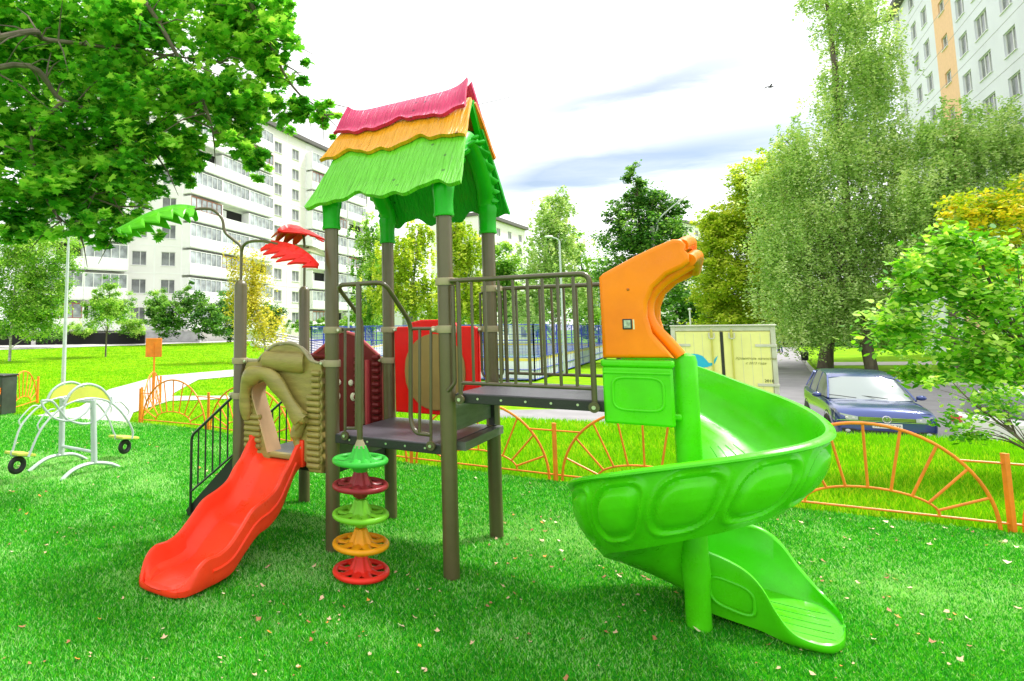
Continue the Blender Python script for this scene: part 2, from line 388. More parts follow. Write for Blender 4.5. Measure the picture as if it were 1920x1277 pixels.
def turf():
    n = 1700000; u = rng.random(n); d = 1.9*(13/1.9)**(u**.9)     # denser close to the viewer
    px = rng.uniform(-350, 2420, n); X = (px-PPX)/FPX*d*1.0; Y = d
    ok = Y < fence_y(X)-.02; X = X[ok]; Y = Y[ok]
    n = len(X); h = rng.uniform(.012, .024, n)*(1+.06*Y); w = .0036+.0012*Y
    p = .45*vnoise(X+20, Y, .9, 1)+.35*vnoise(X+20, Y, 2.6, 2)+.2*vnoise(X+20, Y, 7, 3)
    pale = np.clip((p-.43)*1.8, .10, .50)*np.clip((Y-1.6)/2.4, .35, 1)
    def blob(x, y, rx, ry, k): return k*np.exp(-((X-x)/rx)**2-((Y-y)/ry)**2)
    pale = np.clip(pale+blob(1.6, 5.0, .9, .5, .45)+blob(2.2, 4.6, .5, .4, .3)+blob(3.6, 3.9, .7, .5, .35)+blob(-3.3, 7.5, 1.1, 1.0, .35)+blob(-1.2, 2.9, .8, .5, .12), 0, .7)  # whitish patches: worn turf and its sheen, both put into blade colour
    r = rng.random(n); mi = np.where(r < pale, 2, np.where(r < pale+.42*(1-pale), 1, np.where(r < pale+(.42+.18)*(1-pale), 3, 0)))
    o = blades('turf_grass', X, Y, .012+0*X, h, w, [T1, T2, T3, T4], mi, .55); tag(o, kind='stuff', cat='grass', label='short artificial green turf under the play equipment')
turf()
L1 = mat('meadow_blade_bright', (.21, .54, .004), .6, transl=.35, spec=.08); L2 = mat('meadow_blade_mid', (.12, .38, .004), .6, transl=.35, spec=.08); L3 = mat('meadow_blade_yellow', (.46, .62, .02), .6, transl=.35, spec=.1)
def meadow():
    n = 840000; d = 4.2*(50/4.2)**(rng.random(n)**.85); px = rng.uniform(-350, 2420, n); X = (px-PPX)/FPX*d; Y = d
    off = Y-fence_y(X)
    ed = 12.9-.42*X+.8
    ok = (off > 0) & ((Y < ed) | (X < -1.2)) & (Y < 50)
    # keep the paths free
    p1 = np.array(G((62, 782), (117, 791), (236, 806), (250, 775), (322, 744), (372, 712), (445, 706), (720, 690), (720, 680), (440, 694), (295, 705), (272, 712), (205, 732), (150, 765)))
    def inside(P):
        c = np.zeros(len(X), bool); j = len(P)-1
        for i in range(len(P)):
            xi, yi = P[i]; xj, yj = P[j]
            with np.errstate(all='ignore'):
                c ^= ((yi > Y) != (yj > Y)) & (X < (xj-xi)*(Y-yi)/(yj-yi+1e-9)+xi)
            j = i
        return c
    ok &= ~inside(p1); X = X[ok]; Y = Y[ok]; n = len(X)
    Z = np.array([terr(a, c) for a, c in zip(X, Y)]); hh = np.where(X > -1.5, rng.uniform(.05, .13, n), rng.uniform(.02, .05, n))*(1-.35*vnoise(X+30, Y, .8, 5))
    w = .006+.0011*Y; r = rng.random(n)+.4*(vnoise(X+30, Y, 1.3, 9)-.5); mi = np.where(r < .55, 0, np.where(r < .84, 1, 2))
    o = blades('meadow_grass', X, Y, Z, hh, w, [L1, L2, L3], mi, .35); tag(o, kind='stuff', cat='grass', label='bright long grass on the verge beyond the orange fence')
meadow()
def litter():                               # fallen leaves
    n = 2400; d = 1.95*(10/1.95)**(rng.random(n)**1.0); px = rng.uniform(0, 1920, n); X = (px-PPX)/FPX*d; Y = d
    ok = (Y < fence_y(X)-.1) & (rng.random(n) < np.clip((vnoise(X+20, Y+5, .8, 21)*.6+vnoise(X+20, Y+5, 2.3, 22)*.4-.33)*2.6, .16, 1)); X = X[ok]; Y = Y[ok]; n = len(X)
    V = []; F = []; mi = []
    for x, y in zip(X, Y):
        s = random.uniform(.005, .019)*(1+.05*y); a = random.uniform(0, 6.28); t = random.uniform(-.5, .5); t2 = random.uniform(-.4, .4); k = 7; c0 = len(V)
        sh = [1, .5, .95, .45, .9, .5, .8]
        for i in range(k):
            q = a+2*PI*i/k; r = s*sh[i]*random.uniform(.8, 1.2)
            V.append((x+r*math.cos(q), y+r*math.sin(q), .030+abs(r)*.5+r*math.cos(q)*t+r*math.sin(q)*t2))
        F.append([c0+i for i in range(k)]); mi.append(random.choice([0, 0, 0, 1, 2, 2, 2, 3]))
    ms = [mat('dry_leaf_tan', (.62, .42, .26), .7), mat('dry_leaf_cream', (.75, .62, .42), .7), mat('dry_leaf_brown', (.36, .15, .06), .7), mat('dry_leaf_orange', (.70, .26, .04), .7)]
    o = nmesh('fallen_leaves', np.array(V), np.array(F), ms, mi); tag(o, kind='stuff', cat='leaves', label='dry tan and orange leaves scattered on the green turf')
litter()
# ================================================================== PLAY STRUCTURE (local frame: x along the front, y to the back)
ANG = .5607; SX, SY = .973, .933
TOWER = tag(empty('play_tower', (-.1693, 4.6897, 0), -ANG), 'large play tower with thatched tricolour roof, bridge, red slide and green spiral slide', 'play structure')
LU = Vector((math.cos(ANG), -math.sin(ANG), 0)); LW = Vector((math.sin(ANG), math.cos(ANG), 0)); LO = Vector((-.1693, 4.6897, 0))
def lp(px, py, y):                        # local point on the vertical plane y = const
    P = onplane(px, py, LO+LW*y, LW)-LO; return Vector((P.dot(LU), P.dot(LW), P.z))
POSTS = {'A': (-SX, 0, 2.10), 'B': (-SX, SY, 2.10), '1': (0, 0, 2.62), '2': (0, SY, 2.62), '3': (SX, 0, 2.62), '4': (SX, SY, 2.62)}
PR = .056
for k, (x, y, h) in POSTS.items():
    prof = [(PR+.012, -.02), (PR+.012, .012), (PR, .014), (PR, h)]
    if k in 'AB': prof += [(PR*.93, h+.012), (PR*.7, h+.035), (PR*.3, h+.048), (0, h+.05)]
    p = MB().lathe(prof, (x, y, 0), 28).build('post', K['post'], TOWER); POSTS[k] = (x, y, h, p)
def clamp(k, z, ang, wide=0):
    x, y, _, p = POSTS[k]; b = MB(); b.lathe([(PR+.001, -.026), (PR+.012, -.026), (PR+.014, -.02), (PR+.014, .02), (PR+.012, .026), (PR+.001, .026)], (x, y, z), 28)
    c, s = math.cos(ang), math.sin(ang); d = Vector((c, s, 0)); n = Vector((-s, c, 0))
    for sg in (1, -1):
        b.tube([Vector((x, y, z))+d*(PR-.01)+n*sg*.013, Vector((x, y, z))+d*(PR+.045)+n*sg*.013], .022, 12, flat=None)
    o = b.build('clamp', K['clamp'], p)
    b = MB(); P = Vector((x, y, z))+d*(PR+.026)
    b.tube([P-n*.041, P+n*.041], .011, 10)
    b.build('bolt', K['steel'], p)
clamp('A', 1.44, 0); clamp('1', 1.44, PI); clamp('1', 1.70, 0); clamp('3', 1.70, PI); clamp('3', 2.035, 0); clamp('2', 1.70, 0); clamp('2', 1.42, PI); clamp('4', 1.70, PI); clamp('4', 2.035, 0); clamp('B', 1.42, 0)
clamp('A', 1.14, PI); clamp('B', 1.14, PI)
# decks
def deck(name, x0, x1, y0, y1, z, t=.07):
    g = empty(name, (0, 0, 0), 0, TOWER)
    b = MB(); b.box(x0+.008, x1-.008, y0+.008, y1-.008, z-.022, z); b.build('tread', K['deck'], g, smooth=False, bevel=.004)
    b = MB()
    for (a, c, d, e) in ((x0, x1, y0, y0+.03), (x0, x1, y1-.03, y1), (x0, x0+.03, y0+.03, y1-.03), (x1-.03, x1, y0+.03, y1-.03)): b.box(a, c, d, e, z-t, z-.006)
    b.build('edge_frame', K['deck_edge'], g, smooth=False, bevel=.004)
    b = MB()
    n = int((x1-x0)/.14)
    for i in range(1, n):
        x = x0+(x1-x0)*i/n; b.tube([(x, y0-.004, z-t*.5), (x, y0+.001, z-t*.5)], .008, 8)
    b.build('bolt_row', K['steel'], g)
    return g
deck('lower_deck', -SX+.03, -.015, .035, SY+.03, .645)
deck('middle_deck', .02, SX-.01, -.03, SY+.03, .905)
deck('bridge_deck', SX+.07, 2.005, -.035, SY+.03, 1.265, .068)
# risers between the levels
b = MB(); b.box(SX-.005, SX+.03, .07, SY-.07, .99, 1.19); b.box(SX-.008, SX-.005, .10, SY-.10, 1.02, 1.15); b.box(SX+.03, SX+.10, .06, SY-.05, .86, .92)
b.build('step_riser', K['riser'], TOWER, smooth=False, bevel=.006)
b = MB(); b.box(SX+.015, SX+.06, SY-.14, SY-.05, .93, 1.20); b.build('step_bracket', K['black'], TOWER, smooth=False)
b = MB(); b.box(-.012, .018, .07, SY-.07, .66, .835); b.build('step_riser', K['riser'], TOWER, smooth=False)
# bridge guard rails
def eye(b, x, y, z): b.tube([(x, y-.012, z), (x, y+.012, z)], .032, 16)
def bridge_rail(y, zoff=0):
    g = empty('guard_rail', (0, 0, 0), 0, TOWER); x0, x1 = SX+.115, 1.945
    b = MB(); b.tube(rounded([(SX+.06, y, 2.035+zoff), (x1, y, 2.035+zoff), (x1, y, 1.225)], .06), .017, 12)
    b.tube([(x0, y, 2.03+zoff), (x0, y, 1.235)], .0155, 12)
    b.tube([(x0, y, 1.335), (x1, y, 1.335)], .0125, 10)
    b.build('frame_tube', K['rail'], g)
    n = 9
    for i in range(1, n):
        x = x0+(x1-x0)*i/n; MB().tube([(x, y, 1.335), (x, y, 2.03+zoff)], .0105, 8).build('baluster', K['rail'], g)
    b = MB(); b.tube(rounded([(SX+.075, y, 2.0), (SX+.075, y, 1.33), (SX+.045, y, 1.30), (SX+.02, y, 1.275)], .05), .014, 10)
    b.build('hand_loop', K['rail'], g)
    for x in (x0, x1):
        b = MB(); eye(b, x, y-.02, 1.225); b.build('lug', K['rail'], g); b = MB(); b.tube([(x, y-.042, 1.225), (x, y-.03, 1.225)], .012, 10); b.build('bolt', K['steel'], g)
bridge_rail(-.045); bridge_rail(SY+.045)
# vertical hand loops on the back right post
b = MB()
for dx in (-.085, -.055):
    b.tube(rounded([(SX+dx+.03, SY, 2.0), (SX+dx, SY, 2.0), (SX+dx, SY, 1.33), (SX+dx+.04, SY, 1.28)], .04), .011, 8)
b.build('grab_bar', K['rail'], TOWER)
# front rails of the middle deck and the frame holding the disc climber
g = empty('climber_frame', (0, 0, 0), 0, TOWER); CY = -.29
def lq(px, py, y): return lp(px, py, y)
b = MB(); f1, f2 = lq(631, 535, CY), lq(720, 529, CY)
l0, r0 = lq(678, 598, 0), lq(770, 606, 0); l1, r1 = lq(679, 795, -.03), lq(770, 800, -.03)
b.tube(rounded([l1, l0, f1, f2, r0, lq(770, 788, 0), lq(778, 812, -.02), lq(808, 815, -.03)], .07, 7), .0165, 12)
b.build('frame_tube', K['rail'], g)
for q in (((PR, 0, 1.705), (l0.x, 0, 1.705)), ((r0.x, 0, 1.705), (SX-PR, 0, 1.705)), (lq(647, 803, -.02), lq(668, 803, -.02))): MB().tube(q, .012, 10).build('cross_bar', K['rail'], g)
for (p, q) in (((647, 618), (647, 818)), ((668, 618), (668, 806)), ((787, 618), (787, 812)), ((808, 618), (808, 836))):
    MB().tube([lq(*p, -.01), lq(*q, -.03)], .0115, 8).build('baluster', K['rail'], g)
for q in ((647, 817), (808, 836)):
    P = lq(*q, -.045); b = MB(); eye(b, P.x, P.y, P.z); b.build('lug', K['rail'], g)
    MB().tube([P-Vector((0, .022, 0)), P-Vector((0, .01, 0))], .011, 10).build('bolt', K['steel'], g)
# disc climber
CX = .43; g = empty('disc_climber', (CX, CY, 0), 0, TOWER)
MB().tube([(0, 0, -.05), (0, 0, 2.035)], .021, 14).build('pole', K['rail'], g)
zs = [.795, .625, .43, .235, .055]; cols = ['d_green', 'd_mar', 'd_lime', 'd_yel', 'd_red']; R = .178
for i, (z, c) in enumerate(zip(zs, cols)):
    b = MB(); z0 = z
    ring = [(R*math.cos(q), R*math.sin(q), z0) for q in np.linspace(0, 2*PI, 49)[:-1]]
    b.tube(ring, .0195, 12, closed=True)
    lob = lambda q, zz, r: 1+.10*math.cos(8*q)*(1 if .03 < r < .13 else 0)
    b.lathe([(.028, .105), (.040, .10), (.055, .06), (.075, .02), (.088, -.004), (.085, -.018), (.060, -.04), (.045, -.075), (.030, -.085)], (0, 0, z0), 48, fn=lob)
    for k in range(8):                   # spokes of the wheel with holes between
        q = 2*PI*k/8+.2; ca, sa = math.cos(q), math.sin(q)
        b.tube([(.07*ca, .07*sa, z0+.004), (.12*ca, .12*sa, z0-.004), (R*ca, R*sa, z0)], [.038, .026, .036], 8, flat=.45)
    o = b.build('climbing_disc', K[c], g)
MB().lathe([(.045, .90), (.034, .925), (.023, .95), (.020, .96)], (0, 0, -.02), 20).build('collar', K['clamp'], g)

# ---- roof
g = empty('roof', (0, 0, 0), 0, TOWER); YM = SY/2
def wave(t, seed, amp):
    return 1.45*amp*(.55*math.sin(t*9.5+seed)+.3*math.sin(t*21+seed*2.3)+.18*math.sin(t*37+seed))
def strawmat(key, col):
    m = mat(key, col, .4, var=.06, vscale=4, coat=.2); t = m.node_tree; p = t.nodes['Principled BSDF']
    tc = t.nodes.new('ShaderNodeTexCoord'); mpn = t.nodes.new('ShaderNodeMapping'); mpn.inputs['Scale'].default_value = (46, 3.2, 3.2); wv = t.nodes.new('ShaderNodeTexNoise'); wv.inputs['Scale'].default_value = 1.0; wv.inputs['Detail'].default_value = 4.0; wv.inputs['Distortion'].default_value = .6; t.links.new(tc.outputs['Object'], mpn.inputs[0])
    t.links.new(mpn.outputs[0], wv.inputs['Vector']); bp = t.nodes.new('ShaderNodeBump'); bp.inputs['Strength'].default_value = 1.0; bp.inputs['Distance'].default_value = .03
    vo = t.nodes.new('ShaderNodeTexVoronoi'); vo.inputs['Scale'].default_value = 7.5; t.links.new(tc.outputs['Object'], vo.inputs['Vector'])
    mr = t.nodes.new('ShaderNodeMapRange'); mr.inputs[1].default_value = .07; mr.inputs[2].default_value = .13; mr.inputs[3].default_value = .75; mr.inputs[4].default_value = 0; t.links.new(vo.outputs['Distance'], mr.inputs[0])
    mxx = t.nodes.new('ShaderNodeMix'); mxx.data_type = 'RGBA'; old = p.inputs['Base Color'].links[0].from_socket; t.links.new(old, mxx.inputs[6]); mxx.inputs[7].default_value = (col[0]*.12, col[1]*.14, col[2]*.3, 1); t.links.new(mr.outputs[0], mxx.inputs[0]); t.links.new(mxx.outputs[2], p.inputs['Base Color'])
    p.inputs['Specular IOR Level'].default_value = .3
    t.links.new(wv.outputs[0], bp.inputs['Height']); t.links.new(bp.outputs[0], p.inputs['Normal']); return m
def tier(x0, x1, ys, zs_, side, key, seed, amp, xr0, xr1, th=.032, lift=0.0, flare=0):
    # ys,zs_ : (top, bottom) on the slope; xr: end overhangs at the bottom edge
    P = []; Q = []; nu, nv = 70, 10
    sl = Vector((0, ys[1]-ys[0], zs_[1]-zs_[0])); n = Vector((0, sl.z, -sl.y)).normalized()
    if n.z < 0: n = -n
    for i in range(nu+1):
        a = i/nu; r = []; r2 = []
        for j in range(nv+1):
            b_ = j/nv; e = b_*(1+wave(a*1.3, seed, amp)*b_*b_)
            xs = (x0+(x1-x0)*a)*(1-b_)+(xr0+(xr1-xr0)*a)*b_
            p = Vector((xs, ys[0]+(ys[1]-ys[0])*e, zs_[0]+(zs_[1]-zs_[0])*e)) + n*(lift + .018*math.sin(b_*PI) + .020*max(0, b_-.82)/.18 - flare*0)
            p.z += flare*((2*a-1)**8)*(1-b_)**2
            r.append(p); r2.append(p-n*th)
        P.append(r); Q.append(r2)
    b = MB(); b.slab(P, Q); o = b.build('roof_tier', K[key], g); return o
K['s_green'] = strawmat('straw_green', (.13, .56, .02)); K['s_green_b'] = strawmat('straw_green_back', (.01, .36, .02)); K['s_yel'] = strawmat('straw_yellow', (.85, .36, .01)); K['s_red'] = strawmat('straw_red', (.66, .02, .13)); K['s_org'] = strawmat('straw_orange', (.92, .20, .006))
# front slope, tiers overlap like shingles
tier(-.02, 1.06, (YM-.17, -.16), (3.32, 2.69), -1, 's_green', .4, .055, -.13, 1.17)
tier(-.08, 1.05, (YM-.03, .155), (3.49, 3.12), -1, 's_yel', 2.2, .10, -.19, 1.115, lift=.035)
tier(-.10, 1.02, (YM, .30), (3.575, 3.335), -1, 's_red', 4.1, .12, -.15, 1.055, lift=.065, flare=.075)
tier(-.02, 1.06, (YM+.17, SY+.15), (3.32, 2.69), 1, 's_green_b', 1.4, .06, -.13, 1.12)
tier(-.08, 1.05, (YM+.03, SY-.155), (3.49, 3.10), 1, 's_org', 3.2, .09, -.19, 1.10, lift=.035)
tier(-.10, 1.02, (YM, SY-.30), (3.575, 3.335), 1, 's_red', 5.1, .10, -.15, 1.055, lift=.065, flare=.075)
# knots moulded into the thatch
for xe in (.96, .02):                    # gable arches that carry the roof
    for sg in (0, 1):
        yy = lambda v: v if sg == 0 else SY-v
        sx_ = 1 if xe > .5 else -1
        pts = catmull([(xe-.0, yy(0), 2.68), (xe+.01*sx_, yy(.02), 2.80), (xe+.03*sx_, yy(.09), 2.90), (xe+.035*sx_, yy(.22), 3.04), (xe+.03*sx_, yy(.38), 3.17), (xe+.02*sx_, yy(.47), 3.20)], 6)
        n = len(pts); rs = [.066+.010*math.sin(PI*min(1, i/n*1.2)) for i in range(n)]
        o = MB().tube(pts, rs, 14).build('gable_arch', K['sleeve'], g)
        bb = MB()                          # leaf shapes moulded on the arch
        for i in range(3, n-4, 4):
            d = (pts[i+3]-pts[i]).normalized(); sx = 1 if xe > .5 else -1
            bb.tube([pts[i]+Vector((sx*.045, 0, .0)), pts[i+2]+Vector((sx*.085, 0, -.005)), pts[min(n-1, i+5)]+Vector((sx*.06, 0, -.03))], [.012, .042, .008], 8, flat=.5)
        bb.build('leaf_relief', K['sleeve'], g)
for s in (-1, 1):                          # barge boards
    b = MB(); b.obox((1.02, YM+s*.29, 3.12), (.02, 0, 0), Vector((0, s*.28, -.385)), Vector((0, .03*.8, s*.03*.6)))
    b.build('barge_board', K['sleeve'], g); b = MB(); b.obox((-.06, YM+s*.29, 3.12), (.02, 0, 0), Vector((0, s*.28, -.385)), Vector((0, .03*.8, s*.03*.6))); b.build('barge_board', K['sleeve'], g)
for k in '1234':
    x, y, h, p = POSTS[k]
    fl = lambda q, z, r: 1+.03*math.cos(q*6)*(1 if z > .06 else 0)
    MB().lathe([(PR+.002, 0), (PR+.017, 0), (PR+.020, .012), (PR+.014, .03), (PR+.014, .11), (PR+.020, .17), (PR+.026, .215), (PR+.01, .25), (.03, .26)], (x, y, 2.505), 32, fn=fl).build('post_sleeve', K['sleeve'], g)

# ---- tan log panel with crawl opening (front of the lower deck)
g = empty('log_panel', (0, 0, 0), 0, TOWER)
def L2(l, y=0): return [(lp(px, py, y).x, lp(px, py, y).z) for px, py in l]
ox = [(-.885, .60), (-.885, 1.40), (-.86, 1.43), (-.74, 1.44), (-.66, 1.51), (-.55, 1.575), (-.42, 1.59), (-.31, 1.57), (-.24, 1.52), (-.19, 1.46), (-.12, 1.435), (-.08, 1.42)]
zz = 1.42
while zz > .62: ox.append((-.078+.008*math.sin(zz*75), zz)); zz -= .02
ox += [(-.08, .59), (-.20, .585), (-.22, .62), (-.24, .66), (-.60, .66), (-.62, .60), (-.80, .60)]
hole = [Vector((x, z, 0)) for x, z in [(-.62, .70), (-.68, .86), (-.735, 1.00), (-.775, 1.10), (-.795, 1.17), (-.775, 1.235), (-.70, 1.265), (-.62, 1.305), (-.53, 1.315), (-.475, 1.29), (-.43, 1.20), (-.38, 1.10), (-.345, 1.0), (-.325, .88), (-.30, .78), (-.27, .70)]]
hh = [(p.x, p.y) for p in catmull(hole, 4)]
solid(ox[::-1], [hh], .07, .012, lambda a, b_, c: (a, c, b_), 'panel_board', K['tan'], g)
b = MB()                                   # lining of the opening
P = [[(x, -.05, z) for x, z in hh], [(x, .12, z) for x, z in hh]]; Q = [[(x+(.014 if x < -.5 else -.014), yy, z) for x, z in hh] for yy in (-.05, .12)]
b.slab(P, Q); b.build('opening_liner', K['tan_in'], g)
for sd_ in (0, 1):
  b = MB(); z = .64
  while z < 1.40:                          # stacked half-round logs either side
    for x0, x1 in (((-.875, -.70 if z < 1.0 else -.80), (-.215 if z < 1.2 else -.17, -.09))[sd_],):
        b.tube([(x0-.002, -.030, z), (x0+.006, -.034, z), (x1-.006, -.034, z), (x1, -.030, z)], [.012, .024, .024, .012], 10)
    z += .048
  b.build('half_logs', K['tan'], g)
b = MB(); pts = catmull([(-.845, -.05, .95), (-.855, -.065, 1.12), (-.81, -.085, 1.27), (-.71, -.10, 1.335), (-.58, -.10, 1.335), (-.45, -.10, 1.24), (-.33, -.095, 1.10), (-.245, -.085, .985)], 6)
n = len(pts); fl = [.035+.035*min(1, i/10) + .012*math.sin(i*.5) for i in range(n)]
b.tube(pts, fl, 18, fc=.6); b.build('curved_log', K['tan'], g)
b = MB(); b.tube(catmull([(-.28, -.085, 1.05), (-.235, -.09, 1.0), (-.20, -.085, 1.01)], 4), [.04]*9, 12); b.tube([(-.295, -.09, .92), (-.205, -.09, 1.06)], .028, 12)
b.tube(catmull([(-.255, -.05, 1.0), (-.31, -.06, .86), (-.285, -.05, .76)], 5), [.05]*6+[.03]*5, 12); b.build('log_end', K['tan'], g)
b = MB(); b.tube([(-.66, -.045, 1.455), (-.64, -.055, 1.452), (-.27, -.055, 1.435), (-.245, -.045, 1.435)], [.055, .078, .082, .07], 24, fc=.6)
b.build('top_log', K['tan'], g)
b = MB(); b.tube(catmull([(-.74, -.035, 1.445), (-.66, -.035, 1.515), (-.55, -.035, 1.582), (-.42, -.035, 1.597), (-.31, -.035, 1.577), (-.24, -.035, 1.525), (-.19, -.035, 1.465), (-.10, -.035, 1.44)], 5), .012, 8); b.build('rim_bead', K['clamp'], g)
b = MB(); b.tube([(-SX+PR, 0, 1.44), (-.70, 0, 1.44)], .020, 12); b.build('top_pipe', K['clamp'], g)

# ---- red wave slide
g = empty('wave_slide', (-.53, 0, 0), 0, TOWER)
rim = [(.02, .845), (-.03, .835), (-.10, .78), (-.18, .68), (-.26, .61), (-.34, .525), (-.46, .475), (-.6, .435), (-.72, .34), (-.83, .262), (-.93, .232), (-1.03, .235), (-1.12, .215), (-1.18, .165)]
flo = [(.02, .655), (-.05, .645), (-.12, .60), (-.2, .50), (-.3, .37), (-.42, .30), (-.55, .27), (-.68, .19), (-.8, .105), (-.92, .085), (-1.03, .085), (-1.12, .08), (-1.18, .07)]
rr = catmull([Vector((y, z, 0)) for y, z in rim], 10); ff = catmull([Vector((y, z, 0)) for y, z in flo], 10)
def interp(c, y):
    xs = [-p.x for p in c]; return float(np.interp(-y, xs, [p.y for p in c]))
P = []; ys = list(np.linspace(.02, -1.05, 90)) + list(-1.05-.165*np.sin(np.linspace(0, PI/2, 22)[1:]))
for y in ys:
    zr, zf = interp(rr, y), interp(ff, y); t = max(0, (-y-1.02)/.195); wk = (1-min(1, t)**2.6)**.5 if t < 1 else .02
    wk = max(wk, .30); W_ = .265*(.55+.45*wk) if t > 0 else .265; zr = zf+(zr-zf)*max(.16, 1-t**2.2)
    h = zr-zf; s = [(-W_, zf-.01), (-W_-.004, zf+h*.35), (-W_, zr-.03), (-W_+.004, zr-.010), (-W_+.018, zr), (-W_+.034, zr-.006), (-W_+.044, zr-.025), (-W_+.055, zf+h*.55), (-W_+.075, zf+h*.28), (-W_+.11, zf+.03*min(1, h*8)), (-W_*.5, zf+.004), (-W_*.2, zf)]
    s2 = [(-a, z) for a, z in s[::-1]]; bot = [(W_*.96, zf-.03), (W_*.6, zf-.04), (0, zf-.042), (-W_*.6, zf-.04), (-W_*.96, zf-.03)]
    P.append([(a, y, z) for a, z in s+s2+bot])
# rounded nose
c = P[-1]; cz = sum(p[2] for p in c)/len(c)
for k, (sc, dy) in enumerate(((.92, -.012), (.7, -.020), (.3, -.024))):
    P.append([(p[0]*sc, c[0][1]+dy, cz+(p[2]-cz)*sc) for p in c])
b = MB(); b.grid(P, wrap_v=True); b.f.append(tuple(range(len(P[0])))); b.m.append(0); b.f.append(tuple((len(P)-1)*len(P[0])+i for i in range(len(P[0])))[::-1]); b.m.append(0)
b.build('chute', K['slide_red'], g)
for sx in (-1, 1):                          # raised bead along each flank
    pts = [(sx*.268, y, interp(ff, y)+(interp(rr, y)-interp(ff, y))*.42) for y in np.linspace(-.12, -1.0, 50)]
    MB().tube(pts, .011, 8).build('side_bead', K['slide_red'], g)
for sx in (-1, 1): MB().box(sx*.262-.022, sx*.262+.022, -.06, .03, .62, .83).build('side_cheek', K['slide_red'], g, bevel=.01)
MB().tube(rounded([(.12, -1.03, .07), (.17, -1.07, .05), (.17, -1.09, -.02)], .03), .012, 8).build('ground_foot', K['clamp'], g)
MB().tube(rounded([(-.12, -1.03, .07), (-.17, -1.07, .05), (-.17, -1.09, -.02)], .03), .012, 8).build('ground_foot', K['clamp'], g)

# ---- stairs with dark hand rails (left side)
g = empty('stair', (0, 0, 0), 0, TOWER); XE = -1.60
for y in (.03, SY-.03):
    b = MB(); b.obox(((-SX-.01+XE)/2, y, .30), ((-SX-.01-XE)/2, 0, .29), (0, .014, 0), (-.035, 0, .06)); b.build('stringer', K['deck_edge'], g, smooth=False)
    hr = empty('hand_rail', (0, 0, 0), 0, TOWER); yy = y-.03 if y < .5 else y+.03
    b = MB(); b.tube(rounded([(-1.0, yy, 1.165), (XE+.04, yy, .745), (XE+.04, yy, .06)], .05), .013, 10); b.tube([(-1.02, yy, .645), (XE+.04, yy, .245)], .010, 8); b.tube([(-1.02, yy, 1.15), (-1.02, yy, .52)], .012, 8)
    b.build('frame_tube', K['rail_dark'], hr)
    for i in range(1, 6):
        x = XE+.04+(-1.02-XE-.04)*i/6; t = (x-XE-.04)/(.54); z1 = .745+(1.15-.745)*i/6; z0 = .245+(.645-.245)*i/6
        hr2 = MB().tube([(x, yy, z0), (x, yy, z1)], .008, 8).build('baluster', K['rail_dark'], hr)
for i, z in enumerate((.16, .33, .50)):
    MB().box(XE+.05+i*.19, XE+.05+i*.19+.2, .045, SY-.045, z-.03, z).build('step', K['deck'], g, smooth=False, bevel=.004)

# ---- maroon house panel (back of the lower deck)
g = empty('house_panel', (0, SY, 0), 0, TOWER)
K['maroon2'] = K['maroon']
out_ = [(-.89, .66), (-.89, 1.42), (-.66, 1.57), (-.50, 1.68), (-.34, 1.64), (-.14, 1.49), (-.09, 1.45), (-.075, 1.40), (-.07, .66)]
win = [(-.60, 1.0), (-.60, 1.34), (-.56, 1.37), (-.40, 1.37), (-.36, 1.34), (-.36, 1.0)]
solid(out_[::-1], [], .05, .008, lambda a, b_, c: (a, c, b_), 'panel_board', K['maroon'], g)
for xx in ((-.88, -.62), (-.36, -.26), (-.16, -.08)):
  b = MB(); z = .70
  while z < 1.46:
    for x0, x1 in (xx,):
        b.tube([(x0, -.026, z), (x0+.012, -.036, z), (x1-.012, -.036, z), (x1, -.026, z)], [.010, .026, .026, .010], 8)
    z += .062
  b.build('half_logs', K['maroon'], g)
b = MB(); b.tube([(-.89, -.02, 1.43), (-.66, -.02, 1.58), (-.50, -.02, 1.69), (-.34, -.02, 1.65), (-.09, -.02, 1.46)], .017, 8); b.tube([(-.21, -.03, .68), (-.21, -.03, 1.42)], .045, 10, flat=.5); b.build('trim', mat('maroon_trim', (.50, .06, .07), .35, coat=.3), g)
for x, z, w, h in ((-.40, 1.20, .028, .03), (-.375, 1.07, .034, .040), (-.54, 1.20, .028, .03), (-.55, 1.07, .03, .038)):
    MB().sphere((x, -.028, z), (w, .018, h), 12, 8).build('face_spot', plastic('cream_spot', (.85, .82, .62)), g)
# ---- red panel with a tan oval (back of the middle deck)
g = empty('drum_panel', (0, SY, 0), 0, TOWER)
o2 = [(.075, .96), (.07, 1.68), (.085, 1.715), (.11, 1.725), (.21, 1.725), (.25, 1.765), (.34, 1.785), (.56, 1.785), (.65, 1.765), (.69, 1.725), (.83, 1.725), (.86, 1.71), (.87, 1.68), (.87, 1.24), (.865, .96)]
solid(o2[::-1], [], .06, .014, lambda a, b_, c: (a, c, b_), 'panel_board', K['red'], g)
el = [(.47+.29*math.cos(q)*(1 if abs(math.cos(q)) < .96 else .985), 1.33+.33*math.sin(q)) for q in np.linspace(0, 2*PI, 41)[:-1]]
solid(el, [], .03, .006, lambda a, b_, c: (a, c-.035, b_), 'oval_panel', mat('oval_tan', (.30, .20, .055), .45, var=.1), g)

